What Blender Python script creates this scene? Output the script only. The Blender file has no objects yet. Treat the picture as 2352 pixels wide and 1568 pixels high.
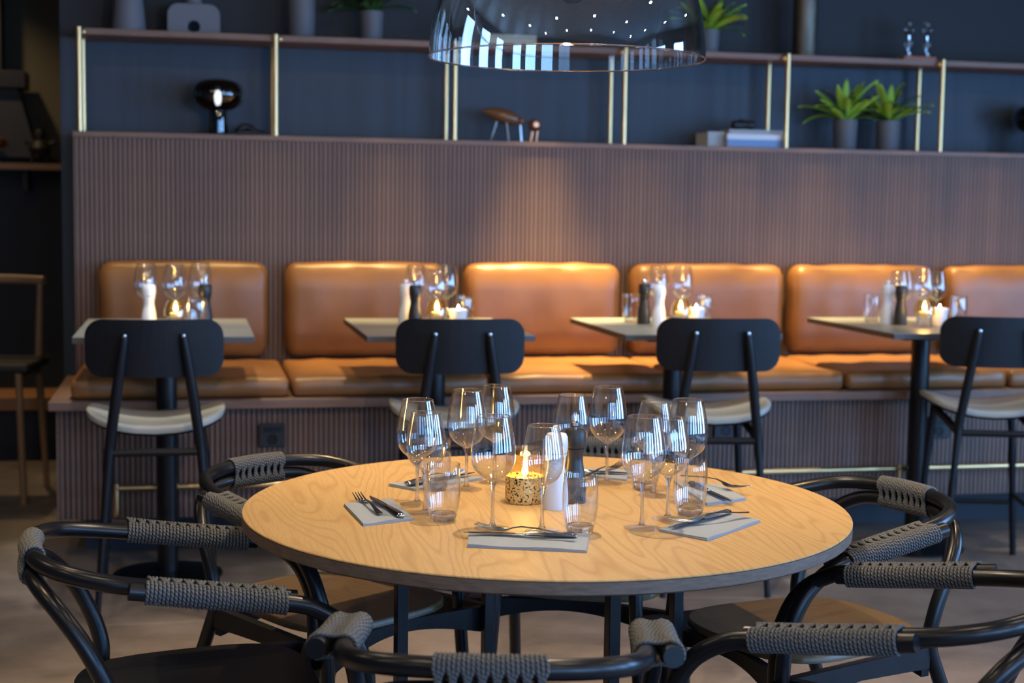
import bpy, math, random
from mathutils import Vector, Matrix
R = math.radians
random.seed(7)
scene = bpy.context.scene
col = scene.collection

# ------------------------------------------------------------------ camera
yaw, pitch, roll = .2141, .0911, .0145
cy, sy, cp, sp, cr, sr = math.cos(yaw), math.sin(yaw), math.cos(pitch), math.sin(pitch), math.cos(roll), math.sin(roll)
fwd = Vector((sy, cy, 0)); rgt = Vector((cy, -sy, 0)); up = Vector((0, 0, 1))
f2 = fwd * cp - up * sp; u2 = up * cp + fwd * sp
r3 = rgt * cr + u2 * sr; u3 = u2 * cr - rgt * sr
camd = bpy.data.cameras.new('camera'); cam = bpy.data.objects.new('camera', camd); col.objects.link(cam)
mt = Matrix((r3, u3, -f2)).transposed().to_4x4(); mt.translation = (0, 0, 1.385)
cam.matrix_world = mt
camd.sensor_width = 36; camd.lens = 36 * 3401.4 / 2352
camd.clip_start = .05; camd.clip_end = 60
camd.dof.use_dof = True; camd.dof.focus_distance = 3.0; camd.dof.aperture_fstop = 3.6; camd.dof.aperture_blades = 9
scene.camera = cam

# ------------------------------------------------------------------ exposure, world, lights
vs = scene.view_settings
vs.view_transform = 'Standard'; vs.look = 'None'; vs.exposure = 0.35; vs.gamma = 1; vs.use_curve_mapping = False
scene.cycles.transparent_max_bounces = 48
scene.cycles.max_bounces = 12
scene.cycles.sample_clamp_indirect = 4
scene.cycles.use_denoising = True
w = bpy.data.worlds.new('world'); scene.world = w; w.use_nodes = True
w.node_tree.nodes['Background'].inputs[0].default_value = (.30, .50, .95, 1)
w.node_tree.nodes['Background'].inputs[1].default_value = .5

def area(name, loc, rot, sx, sy_, power, color):
    d = bpy.data.lights.new(name, 'AREA'); d.shape = 'RECTANGLE'; d.size = sx; d.size_y = sy_; d.energy = power; d.color = color
    o = bpy.data.objects.new(name, d); o.location = loc; o.rotation_euler = rot; col.objects.link(o); return o
def spot(name, loc, target, power, color, angle=60, blend=.6, size=.04):
    d = bpy.data.lights.new(name, 'SPOT'); d.energy = power; d.color = color; d.spot_size = R(angle); d.spot_blend = blend; d.shadow_soft_size = size
    o = bpy.data.objects.new(name, d); o.location = loc
    o.rotation_euler = (Vector(target) - Vector(loc)).to_track_quat('-Z', 'Y').to_euler(); col.objects.link(o); return o
DAY = (.25, .52, 1.0); WARM = (1.0, .68, .36); NEUT = (1.0, .84, .64)
# daylight through the windows behind the camera (wall at y = -3.4) and in the wall on the right (x = 6.2)
for i, x in enumerate((-.6, 1.2, 3.0, 4.8)):
    area('window_daylight', (x, -3.45, 1.5), (R(90), 0, 0), 1.15, 2.1, (10, 50, 80, 90)[i], DAY)
for i, y in enumerate((-1.6, .6, 2.8)):
    area('window_daylight', (6.15, y, 1.5), (R(90), 0, R(90)), 1.1, 2.1, 115, DAY)
# ceiling spots along the banquette
for x, p in ((-.2, 60), (.35, 130), (.85, 300), (1.52, 1050), (2.0, 330), (2.45, 330), (2.85, 480), (3.3, 300), (3.75, 320)):
    spot('bench_spot', (x, 6.14, 2.98), (x, 6.16, 1.0), p, (1.0, .72, .30), 31, .8)
for x, p in ((-.1, 130), (1.85, 130), (.9, 40), (2.95, 40)):
    spot('table_spot', (x, 5.3, 2.98), (x, 5.55, .9), p, (1, .93, .82), 34, .7)
spot('floor_spot', (-1.0, 2.9, 2.98), (-1.0, 3.0, 0), 220, WARM, 45, .9)
spot('floor_spot', (2.1, 3.35, 2.98), (1.85, 3.3, 0), 150, WARM, 50, .9)
spot('floor_spot', (.5, 4.5, 2.98), (.45, 4.0, 0), 190, WARM, 50, .9)
spot('far_spot', (-1.3, 8.6, 2.9), (-1.25, 9.4, 1.5), 20, WARM, 80, .9)
spot('far_spot', (-1.05, 8.2, 2.9), (-1.05, 7.7, .6), 50, WARM, 60, .9)

# general ceiling downlights
for x in (-2.4, -.6, 1.2, 3.0, 4.8):
    for y in (-2.2, -.2, 1.8, 4.0):
        d = bpy.data.lights.new('ceiling_downlight', 'AREA'); d.shape = 'DISK'; d.size = .11; d.energy = 7; d.color = (1.0, .80, .58)
        o = bpy.data.objects.new('ceiling_downlight', d); o.location = (x, y, 2.985); col.objects.link(o)

# ------------------------------------------------------------------ materials
MATS = {}
def mat(name, color=(.5, .5, .5), rough=.5, metal=0., **kw):
    m = bpy.data.materials.new(name); m.use_nodes = True
    b = m.node_tree.nodes['Principled BSDF']
    b.inputs['Base Color'].default_value = (*color, 1); b.inputs['Roughness'].default_value = rough; b.inputs['Metallic'].default_value = metal
    for k, v in kw.items(): b.inputs[k].default_value = v
    MATS[name] = m; return m
def nodes(m): return m.node_tree.nodes, m.node_tree.links, m.node_tree.nodes['Principled BSDF']
def coords(m, scale=(1, 1, 1), kind='Object', rot=(0, 0, 0)):
    n, l, b = nodes(m); tc = n.new('ShaderNodeTexCoord'); mp = n.new('ShaderNodeMapping')
    mp.inputs['Scale'].default_value = scale; mp.inputs['Rotation'].default_value = rot
    l.new(tc.outputs[kind], mp.inputs[0]); return mp.outputs[0]
def noise(m, vec, scale, detail=4, rough=.55):
    n, l, b = nodes(m); t = n.new('ShaderNodeTexNoise'); t.inputs['Scale'].default_value = scale
    t.inputs['Detail'].default_value = detail; t.inputs['Roughness'].default_value = rough; l.new(vec, t.inputs['Vector']); return t.outputs[0]
def ramp(m, fac, stops):
    n, l, b = nodes(m); r = n.new('ShaderNodeValToRGB'); e = r.color_ramp.elements
    while len(e) < len(stops): e.new(.5)
    for s, (p, c) in zip(e, stops): s.position = p; s.color = (*c, 1)
    l.new(fac, r.inputs[0]); return r.outputs[0]
def math_(m, op, a, b_):
    n, l, b = nodes(m); t = n.new('ShaderNodeMath'); t.operation = op
    for i, v in enumerate((a, b_)):
        if isinstance(v, (int, float)): t.inputs[i].default_value = v
        else: l.new(v, t.inputs[i])
    return t.outputs[0]
def mixc(m, fac, a, b_, mode='MIX'):
    n, l, b = nodes(m); t = n.new('ShaderNodeMix'); t.data_type = 'RGBA'; t.blend_type = mode
    if isinstance(fac, (int, float)): t.inputs[0].default_value = fac
    else: l.new(fac, t.inputs[0])
    for i, v in ((6, a), (7, b_)):
        if isinstance(v, tuple): t.inputs[i].default_value = (*v, 1)
        else: l.new(v, t.inputs[i])
    return t.outputs[2]
def bump(m, h, strength=.3, dist=.002):
    n, l, b = nodes(m); t = n.new('ShaderNodeBump'); t.inputs['Strength'].default_value = strength; t.inputs['Distance'].default_value = dist
    l.new(h, t.inputs['Height']); l.new(t.outputs[0], b.inputs['Normal'])
def setc(m, c): n, l, b = nodes(m); l.new(c, b.inputs['Base Color'])
def grain(name, c1, c2, rough, scale, stretch, kind='Object', strength=.15):
    m = mat(name, c1, rough); v = coords(m, stretch, kind); f = noise(m, v, scale, 5, .6)
    setc(m, ramp(m, f, ((.3, c1), (.7, c2)))); bump(m, f, strength, .001); return m

# oak table top: contour rings of a stretched noise field (flat-sawn figure) plus fine pores
def oak(name, a, b_, c, rough, stretch=(1.25, .17, 1.0), rot=0):
    m = mat(name, a, rough); n, l, bs = nodes(m)
    v = coords(m, stretch, 'Object', (0, 0, rot))
    f = noise(m, v, 2.6, 2.5, .5)
    rings = math_(m, 'MULTIPLY', f, 46.0); rings = math_(m, 'FRACT', rings, 0)
    v2 = coords(m, (stretch[0] * 8, stretch[1] * 3, 1), 'Object', (0, 0, rot)); pores = noise(m, v2, 26, 4, .7)
    lines = ramp(m, rings, ((0, b_), (.18, a), (.75, a), (1, b_)))
    col1 = mixc(m, .15, lines, a)
    col2 = mixc(m, ramp(m, pores, ((.38, (.65, .65, .65)), (.6, (0, 0, 0)))), col1, c)
    big = noise(m, coords(m, (1, .5, 1)), 1.7, 2)
    col3 = mixc(m, math_(m, 'MULTIPLY', big, .45), col2, c)
    setc(m, col3); bump(m, pores, .08, .0006)
    return m
OAK = oak('oak_top', (.52, .335, .14), (.34, .19, .065), (.42, .25, .092), .5, rot=R(35))
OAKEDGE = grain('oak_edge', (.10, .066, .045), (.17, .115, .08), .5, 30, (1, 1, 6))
SEATWOOD = oak('seat_wood', (.135, .088, .042), (.07, .043, .02), (.10, .064, .03), .38)
SLAT = mat('walnut_slat', (.16, .09, .065), .55)
v = coords(SLAT, (14, 14, 1.2)); f = noise(SLAT, v, 5, 5, .65)
n_, l_, b_ = nodes(SLAT); oi = n_.new('ShaderNodeObjectInfo')
c_ = ramp(SLAT, f, ((.3, (.125, .072, .052)), (.7, (.20, .122, .092))))
setc(SLAT, mixc(SLAT, math_(SLAT, 'MULTIPLY', oi.outputs['Random'], .5), c_, (.105, .062, .048))); bump(SLAT, f, .1, .001)
WALNUT = grain('walnut', (.13, .072, .048), (.20, .115, .08), .5, 6, (1.2, 14, 14))
PANELBACK = mat('panel_groove', (.035, .021, .018), .7)
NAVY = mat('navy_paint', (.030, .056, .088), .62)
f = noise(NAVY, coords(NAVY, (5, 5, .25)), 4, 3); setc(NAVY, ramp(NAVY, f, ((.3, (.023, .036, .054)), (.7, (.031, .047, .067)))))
UPPER = mat('navy_paint_shaded', (.015, .0165, .019), .7)  # navy wall colour darkened where little light reaches above the shelf
NAVYDARK = mat('charcoal_paint', (.040, .042, .046), .7)
FLOOR = mat('floor_vinyl', (.09, .07, .06), .5)
vv = coords(FLOOR, (1, 1, 1)); f = noise(FLOOR, vv, 3.2, 8, .68); f2_ = noise(FLOOR, coords(FLOOR, (1, 26, 1)), 9, 4, .6)
c_ = ramp(FLOOR, f, ((.28, (.12, .098, .084)), (.5, (.24, .198, .17)), (.72, (.36, .305, .265))))
setc(FLOOR, mixc(FLOOR, math_(FLOOR, 'MULTIPLY', f2_, .5), c_, (.10, .08, .067))); bump(FLOOR, f, .15, .003)
CEIL = mat('ceiling_paint', (.06, .06, .065), .8)
OLIVE = mat('olive_wall', (.13, .12, .085), .8)
LEATHER = mat('tan_leather', (.44, .165, .045), .38)
f = noise(LEATHER, coords(LEATHER, (1, 1, 1)), 3.0, 4, .55); f2_ = noise(LEATHER, coords(LEATHER, (1, 1, 1)), 240, 2)
setc(LEATHER, ramp(LEATHER, f, ((.3, (.185, .078, .025)), (.7, (.265, .114, .035))))); bump(LEATHER, f2_, .12, .0006)
BRASS = mat('brushed_brass', (.74, .55, .28), .36, 1.0)
BLACKWOOD = grain('black_stained_wood', (.004, .0045, .006), (.008, .009, .012), .42, 14, (10, 1, 1))
nodes(BLACKWOOD)[2].inputs['Specular IOR Level'].default_value = .25
BLACKMETAL = mat('black_powder_coat', (.006, .007, .009), .29, **{'Specular IOR Level': .36})
DARKPLINTH = mat('plinth_dark', (.012, .016, .024), .6)
ROPE = mat('charcoal_rope', (.075, .078, .080), .75)
n_, l_, b_ = nodes(ROPE); uv = n_.new('ShaderNodeUVMap'); sx = n_.new('ShaderNodeSeparateXYZ'); l_.new(uv.outputs[0], sx.inputs[0])
ph = math_(ROPE, 'ADD', math_(ROPE, 'MULTIPLY', sx.outputs[0], 900.0), math_(ROPE, 'MULTIPLY', sx.outputs[1], 6.2832 * 2))
tw = math_(ROPE, 'SINE', ph, 0)
setc(ROPE, ramp(ROPE, math_(ROPE, 'MULTIPLY_ADD', tw, .5), ((0, (.045, .048, .05)), (.6, (.10, .102, .102)))))
n_['Math.002'].inputs[2].default_value = .5 if 'Math.002' in n_ else .5
for nd in n_:
    if nd.type == 'MATH' and nd.operation == 'MULTIPLY_ADD': nd.inputs[2].default_value = .5
bump(ROPE, tw, .6, .0012)
GREYLAM = mat('grey_laminate', (.21, .225, .22), .36)
LAMEDGE = mat('laminate_edge', (.06, .055, .055), .5)
GREYPAD = mat('grey_seat_leather', (.36, .365, .33), .42)
STEEL = mat('stainless_steel', (.56, .55, .53), .2, 1.0)
NAPKIN = mat('grey_napkin', (.26, .285, .31), .9)
f = noise(NAPKIN, coords(NAPKIN), 300, 2); bump(NAPKIN, f, .2, .0008)
WHITEMILL = mat('white_mill', (.78, .80, .84), .35)
BLACKMILL = mat('black_mill', (.018, .019, .021), .38)
WAX = mat('candle_wax', (.85, .74, .52), .5); nodes(WAX)[2].inputs['Subsurface Weight'].default_value = .4; nodes(WAX)[2].inputs['Subsurface Radius'].default_value = (.02, .012, .006)
def emis(name, color, s):
    m = mat(name, (0, 0, 0)); b = nodes(m)[2]; b.inputs['Emission Color'].default_value = (*color, 1); b.inputs['Emission Strength'].default_value = s; return m
FLAME = emis('flame', (1.0, .74, .40), 26)
BULB = emis('bulb_filament', (1.0, .84, .56), 60)
PBULB = emis('pendant_bulb', (1.0, .80, .55), 12)
def thin_glass(name, tint=(1, 1, 1), ior=1.5, rough=.0, boost=1.0):
    m = bpy.data.materials.new(name); m.use_nodes = True; n, l = m.node_tree.nodes, m.node_tree.links; n.clear()
    o = n.new('ShaderNodeOutputMaterial'); mx = n.new('ShaderNodeMixShader'); t = n.new('ShaderNodeBsdfTransparent'); g = n.new('ShaderNodeBsdfGlossy'); fr = n.new('ShaderNodeLayerWeight')
    fr.inputs[0].default_value = .5; pw = n.new('ShaderNodeMath'); pw.operation = 'POWER'; pw.inputs[1].default_value = 3.2; l.new(fr.outputs['Facing'], pw.inputs[0])
    ad = n.new('ShaderNodeMath'); ad.operation = 'MULTIPLY_ADD'; ad.inputs[1].default_value = .90; ad.inputs[2].default_value = .075; l.new(pw.outputs[0], ad.inputs[0]); t.inputs[0].default_value = (*tint, 1); g.inputs['Roughness'].default_value = rough; g.inputs['Color'].default_value = (1, 1, 1, 1)
    mu = n.new('ShaderNodeMath'); mu.operation = 'MULTIPLY'; mu.inputs[1].default_value = boost; mu.use_clamp = True
    l.new(ad.outputs[0], mu.inputs[0]); l.new(mu.outputs[0], mx.inputs[0]); l.new(t.outputs[0], mx.inputs[1]); l.new(g.outputs[0], mx.inputs[2]); l.new(mx.outputs[0], o.inputs[0])
    MATS[name] = m; return m
def thick_glass(name, mixt=.45):
    m = bpy.data.materials.new(name); m.use_nodes = True; n, l = m.node_tree.nodes, m.node_tree.links; n.clear()
    o = n.new('ShaderNodeOutputMaterial'); mx = n.new('ShaderNodeMixShader'); t = n.new('ShaderNodeBsdfTransparent'); g = n.new('ShaderNodeBsdfGlass')
    g.inputs['IOR'].default_value = 1.5; mx.inputs[0].default_value = mixt
    l.new(t.outputs[0], mx.inputs[1]); l.new(g.outputs[0], mx.inputs[2]); l.new(mx.outputs[0], o.inputs[0]); MATS[name] = m; return m
GLASS = thin_glass('wine_glass_bowl', (.985, .99, .99), boost=1.05)
FOOTGLASS = thin_glass('wine_glass_foot', (.985, .985, .98), boost=.45)
BULBGLASS = thin_glass('bulb_glass', (.99, .99, .99))
STEMGLASS = thick_glass('wine_glass_stem', .6)
PGLASS = thin_glass('pendant_glass', (.985, .98, .965), boost=1.15)
SMOKE = thin_glass('smoked_glass', (.13, .15, .19), boost=1.2)
AMBER = thin_glass('amber_glass', (.99, .92, .70))
CRYSTAL = thin_glass('cut_crystal', (.85, .87, .9), boost=4.0)
WINDOWGLASS = thin_glass('window_glass', (.97, .98, 1))
# gold mosaic with dark flecks
MOSAIC = mat('gold_mosaic', (.75, .5, .16), .35, .25)
n_, l_, b_ = nodes(MOSAIC); vo = n_.new('ShaderNodeTexVoronoi'); vo.inputs['Scale'].default_value = 150; l_.new(coords(MOSAIC), vo.inputs['Vector'])
f = noise(MOSAIC, coords(MOSAIC), 190, 4)
setc(MOSAIC, mixc(MOSAIC, ramp(MOSAIC, f, ((.55, (0, 0, 0)), (.58, (1, 1, 1)))), (.88, .62, .24), (.02, .012, .006)))
bump(MOSAIC, vo.outputs[0], .3, .002)
GREYPOT = mat('grey_ceramic', (.10, .10, .11), .6)
PALEPOT = mat('pale_grey_ceramic', (.13, .13, .145), .6)
FERN = mat('fern_green', (.26, .46, .045), .5)  # leaf green brightened to stand in for a spot on the ferns
FERNDARK = mat('fern_dark_green', (.03, .075, .018), .5)
SOIL = mat('soil', (.02, .014, .01), .9)
TEAK = mat('polished_teak', (.16, .065, .025), .25)
COPPER = mat('copper', (.75, .33, .18), .3, 1.0)
BOOKWHITE = mat('book_white', (.62, .64, .70), .6); BOOKBLUE = mat('book_blue', (.16, .27, .48), .6); BOOKGREY = mat('book_grey', (.34, .34, .33), .6); BOOKTAN = mat('book_tan', (.46, .30, .18), .6)
PAPER = mat('paper', (.7, .68, .6), .8)
BLACKMATT = mat('matt_black', (.012, .012, .014), .55)
REDWOOD = mat('red_brown_wood', (.34, .085, .036), .4)
CREAM = mat('cream_box', (.62, .58, .47), .6)
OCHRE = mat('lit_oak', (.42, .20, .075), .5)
LIGHTWOOD = mat('light_oak_chair', (.26, .15, .07), .5)
HOOD = mat('hood_grey', (.035, .037, .040), .6)
BUBBLE = mat('bronze_bubble', (.06, .048, .036), .3, .6)
FRAMEM = mat('window_frame_dark', (.02, .02, .022), .5)

# ------------------------------------------------------------------ mesh helpers
class MB:
    def __init__(s): s.v = []; s.f = []; s.uv = None
    def add(s, vs_, fs):
        o = len(s.v); s.v += [tuple(p) for p in vs_]; s.f += [tuple(i + o for i in q) for q in fs]; return s
    def box(s, lo, hi):
        x0, y0, z0 = lo; x1, y1, z1 = hi
        return s.add([(x0, y0, z0), (x1, y0, z0), (x1, y1, z0), (x0, y1, z0), (x0, y0, z1), (x1, y0, z1), (x1, y1, z1), (x0, y1, z1)],
                     [(0, 3, 2, 1), (4, 5, 6, 7), (0, 1, 5, 4), (1, 2, 6, 5), (2, 3, 7, 6), (3, 0, 4, 7)])
    def lathe(s, prof, seg=40, c=(0, 0, 0)):
        vs_ = []; fs = []; n = len(prof)
        for i in range(seg):
            a = 2 * math.pi * i / seg
            for r, z in prof: vs_.append((c[0] + r * math.cos(a), c[1] + r * math.sin(a), c[2] + z))
        for i in range(seg):
            j = (i + 1) % seg
            for k in range(n - 1): fs.append((i * n + k, j * n + k, j * n + k + 1, i * n + k + 1))
        return s.add(vs_, fs)
    def tube(s, pts, rad, seg=12, caps=True, closed=False, uv=False):
        pts = [Vector(p) for p in pts]; n = len(pts); rads = rad if isinstance(rad, (list, tuple)) else [rad] * n
        vs_ = []; fs = []; nrm = None; L = 0; us = []
        for i, p in enumerate(pts):
            t = (pts[min(i + 1, n - 1)] - pts[max(i - 1, 0)]).normalized()
            if nrm is None:
                nrm = t.cross(Vector((0, 0, 1)) if abs(t.z) < .9 else Vector((0, 1, 0))).normalized()
            else:
                nrm = (nrm - t * nrm.dot(t)).normalized(); L += (p - pts[i - 1]).length
            b = t.cross(nrm); us.append(L)
            for k in range(seg):
                a = 2 * math.pi * k / seg; vs_.append(p + (nrm * math.cos(a) + b * math.sin(a)) * rads[i])
        for i in range(n - 1):
            for k in range(seg):
                j = (k + 1) % seg; fs.append((i * seg + k, i * seg + j, (i + 1) * seg + j, (i + 1) * seg + k))
                if uv:
                    if s.uv is None: s.uv = []
                    v0, v1 = k / seg, (k + 1) / seg
                    s.uv += [(us[i], v0), (us[i], v1), (us[i + 1], v1), (us[i + 1], v0)]
        if caps:
            fs.append(tuple(reversed(range(seg)))); fs.append(tuple((n - 1) * seg + k for k in range(seg)))
            if uv: s.uv += [(0, 0)] * seg * 2
        return s.add(vs_, fs)
    def prism(s, outline, z0, z1):
        n = len(outline); vs_ = [(x, y, z0) for x, y in outline] + [(x, y, z1) for x, y in outline]
        fs = [tuple(reversed(range(n))), tuple(range(n, 2 * n))] + [(i, (i + 1) % n, n + (i + 1) % n, n + i) for i in range(n)]
        return s.add(vs_, fs)
    def mesh(s, name, smooth=40):
        me = bpy.data.meshes.new(name); me.from_pydata(s.v, [], s.f); me.update()
        if s.uv and len(s.uv) == len(me.loops):
            u = me.uv_layers.new(name='UVMap'); flat = [c for t in s.uv for c in t]; u.data.foreach_set('uv', flat)
        if smooth:
            me.polygons.foreach_set('use_smooth', [True] * len(me.polygons)); me.set_sharp_from_angle(angle=R(smooth))
        return me
    def build(s, name, m, parent=None, smooth=40, loc=None, bevel=0):
        return link(name, s.mesh(name, smooth), m, parent, loc, bevel)
def link(name, me, m, parent=None, loc=None, bevel=0):
    o = bpy.data.objects.new(name, me); col.objects.link(o)
    if m and not me.materials: me.materials.append(m)
    if parent: o.parent = parent
    if loc: o.location = loc
    if bevel:
        bv = o.modifiers.new('bevel', 'BEVEL'); bv.width = bevel; bv.segments = 3; bv.limit_method = 'ANGLE'; bv.angle_limit = R(40); bv.harden_normals = True
    return o
def tag(o, label=None, cat=None, group=None, kind=None):
    for k, v in (('label', label), ('category', cat), ('group', group), ('kind', kind)):
        if v: o[k] = v
    return o
def thing(name, loc=(0, 0, 0), rz=0, label=None, cat=None, group=None):
    o = bpy.data.objects.new(name, None); o.empty_display_size = .05; col.objects.link(o); o.location = loc; o.rotation_euler = (0, 0, rz)
    return tag(o, label, cat, group)
def copy_tree(o, parent=None):
    c = o.copy(); col.objects.link(c); c.parent = parent
    for ch in list(o.children): copy_tree(ch, c)
    return c
def spline(pts, k=8):
    P_ = [Vector(p) for p in pts]; out = []
    for i in range(len(P_) - 1):
        p0, p1, p2, p3 = P_[max(i - 1, 0)], P_[i], P_[i + 1], P_[min(i + 2, len(P_) - 1)]
        for j in range(k):
            t = j / k
            out.append(.5 * ((2 * p1) + (p2 - p0) * t + (2 * p0 - 5 * p1 + 4 * p2 - p3) * t * t + (3 * p1 - p0 - 3 * p2 + p3) * t ** 3))
    out.append(P_[-1]); return out
def rrect(w_, h_, r, k=6):
    out = []
    for cx, cy_, a0 in ((w_ / 2 - r, h_ / 2 - r, 0), (-w_ / 2 + r, h_ / 2 - r, 90), (-w_ / 2 + r, -h_ / 2 + r, 180), (w_ / 2 - r, -h_ / 2 + r, 270)):
        for i in range(k + 1):
            a = R(a0 + 90 * i / k); out.append((cx + r * math.cos(a), cy_ + r * math.sin(a)))
    return out
def cushion(w_, d, h_, r, seed=0, puff=.006, nx=28, ny=10, nz=6):
    """soft box with rounded edges and faint wrinkles; origin at bottom centre"""
    rnd = random.Random(seed); ph = [rnd.uniform(0, 6.28) for _ in range(8)]
    m = MB(); idx = {}
    def vid(i, j, k):
        if (i, j, k) in idx: return idx[(i, j, k)]
        def g(q, n, L):
            t = q / n; t = .5 - .5 * math.cos(math.pi * t) if n > 1 else t
            return (t - .5) * L * .55 + (q / n - .5) * L * .45
        x, y, z = g(i, nx, w_), g(j, ny, d), g(k, nz, h_)
        ix = max(-w_ / 2 + r, min(w_ / 2 - r, x)); iy = max(-d / 2 + r, min(d / 2 - r, y)); iz = max(-h_ / 2 + r, min(h_ / 2 - r, z))
        v_ = Vector((x - ix, y - iy, z - iz)); 
        if v_.length > 1e-6: v_ = v_.normalized() * r
        p = Vector((ix, iy, iz)) + v_
        ex = 1 - (2 * x / w_) ** 2; ey = 1 - (2 * y / d) ** 2; ez = 1 - (2 * z / h_) ** 2
        wr = .0012 * math.sin(31 * x + 17 * z + ph[0]) + .0012 * math.sin(-23 * x + 29 * z + 11 * y + ph[1]) + .001 * math.sin(47 * x - 13 * y + ph[2])
        if k == nz: p.z += puff * max(ex, 0) * max(ey, 0) + wr
        if j == 0: p.y -= puff * max(ex, 0) * max(ez, 0) + wr
        m.v.append((p.x, p.y, p.z + h_ / 2)); idx[(i, j, k)] = len(m.v) - 1; return len(m.v) - 1
    for i in range(nx):
        for j in range(ny):
            m.f.append((vid(i, j, nz), vid(i + 1, j, nz), vid(i + 1, j + 1, nz), vid(i, j + 1, nz)))
            m.f.append((vid(i, j, 0), vid(i, j + 1, 0), vid(i + 1, j + 1, 0), vid(i + 1, j, 0)))
        for k in range(nz):
            m.f.append((vid(i, 0, k), vid(i + 1, 0, k), vid(i + 1, 0, k + 1), vid(i, 0, k + 1)))
            m.f.append((vid(i, ny, k), vid(i, ny, k + 1), vid(i + 1, ny, k + 1), vid(i + 1, ny, k)))
    for j in range(ny):
        for k in range(nz):
            m.f.append((vid(0, j, k), vid(0, j, k + 1), vid(0, j + 1, k + 1), vid(0, j + 1, k)))
            m.f.append((vid(nx, j, k), vid(nx, j + 1, k), vid(nx, j + 1, k + 1), vid(nx, j, k + 1)))
    return m

# ------------------------------------------------------------------ the room
X0, X1, Y0, YW, HC = -4.2, 6.2, -3.4, 6.80, 3.0
tag(MB().box((X0, Y0, -.1), (X1, 9.6, 0)).build('floor', FLOOR, smooth=0), 'dark brown-grey vinyl floor', kind='structure')
tag(MB().box((X0, Y0, HC), (X1, 9.6, HC + .1)).build('ceiling', CEIL, smooth=0), 'dark grey ceiling above the dining room', kind='structure')
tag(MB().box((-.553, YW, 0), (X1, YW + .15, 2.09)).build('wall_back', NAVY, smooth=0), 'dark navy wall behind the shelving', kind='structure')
tag(MB().box((-.553, YW, 2.09), (X1, YW + .15, HC)).build('wall_back_upper', UPPER, smooth=0), 'navy upper wall above the long shelf, shade painted in', kind='structure')
tag(MB().box((X0, 9.5, 1.40), (-.505, 9.6, HC)).box((X0, 9.45, 0), (-.505, 9.6, 1.40)).build('wall_far', OLIVE, smooth=0), 'dim olive-brown wall of the far room', kind='structure')
tag(MB().box((-4.0, 9.40, 0), (-.505, 9.449, 1.52)).build('wall_far_dado', NAVYDARK, smooth=0), 'dark charcoal lower part of the far room wall', kind='structure')
tag(MB().box((-.50, YW + .15, 0), (-.40, 9.6, HC)).build('wall_far_side', NAVYDARK, smooth=0), 'unseen charcoal wall added to close the far room behind the navy wall end', kind='structure')  # unseen wall added to stop sky light leaking into the room
tag(MB().box((X0 - .1, Y0, 0), (X0, 9.6, HC)).build('wall_left', NAVYDARK, smooth=0), 'dark charcoal side wall', kind='structure')
def window_wall(name, axis, pos, lo, hi, opens, label):
    m = MB(); t0, t1 = pos
    def b(a0, a1, z0, z1):
        if a1 - a0 < 1e-4: return
        m.box((a0, t0, z0), (a1, t1, z1)) if axis == 'x' else m.box((t0, a0, z0), (t1, a1, z1))
    c = lo
    for a, e in opens: b(c, a, 0, HC); b(a, e, 0, .35); b(a, e, 2.65, HC); c = e
    b(c, hi, 0, HC)
    tag(m.build(name, NAVYDARK, smooth=0), label, kind='structure')
ow = [(x - .65, x + .65) for x in (-.6, 1.2, 3.0, 4.8)]
window_wall('wall_front', 'x', (Y0 - .25, Y0), X0, X1, ow, 'charcoal window wall facing the banquette')
owr = [(y - .62, y + .62) for y in (-1.6, .6, 2.8)]
window_wall('wall_right', 'y', (X1, X1 + .25), Y0, YW, owr, 'charcoal window wall to one side')
k = 1
for ops, ax in ((ow, 'x'), (owr, 'y')):
    for a, e in ops:
        g = thing('window_%d' % k); tag(g, 'tall window with a dark frame and mullion', kind='structure'); k += 1
        m = MB(); p = MB(); c = (a + e) / 2
        for (u0, u1, z0, z1) in ((a, a + .05, .35, 2.65), (e - .05, e, .35, 2.65), (a, e, .35, .40), (a, e, 2.60, 2.65), (c - .02, c + .02, .4, 2.6), (a, e, 1.93, 1.97)):
            m.box((u0, Y0 - .16, z0), (u1, Y0 - .10, z1)) if ax == 'x' else m.box((X1 + .10, u0, z0), (X1 + .16, u1, z1))
        m.build('window_frame', FRAMEM, g, 0)
        (p.box((a, Y0 - .135, .36), (e, Y0 - .13, 2.64)) if ax == 'x' else p.box((X1 + .13, a, .36), (X1 + .135, e, 2.64))).build('pane', WINDOWGLASS, g, 0)

# ------------------------------------------------------------------ slatted panelling, ledge
PX0, PX1, PY = -.475, 4.75, 6.5
PZ = 1.672
pan = tag(MB().box((PX0, PY + .012, .60), (PX1, YW, PZ - .022)).build('trim_1', PANELBACK, smooth=0), 'walnut panelling of narrow upright slats behind the leather banquette', kind='structure')
sm = MB().box((-.0070, 0, 0), (.0070, .012, 1)).mesh('slat', 0); sm.materials.append(SLAT)
pitch_s = .0196; ns = int((PX1 - PX0) / pitch_s)
for i in range(ns):
    x = PX0 + .010 + i * pitch_s
    o = link('slat', sm, None, pan, (x, PY, .62)); o.scale = (1, 1, PZ - .022 - .62)
sme = MB().box((PX0 - .004, PY + .0, .62), (PX0, YW, PZ - .022)).build('end_panel', WALNUT, pan, 0)
tag(MB().box((PX0 - .006, PY - .012, PZ - .022), (PX1, YW, PZ)).build('trim_2', WALNUT, smooth=0, bevel=.002), 'walnut ledge board capping the slatted panelling', kind='structure')

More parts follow.
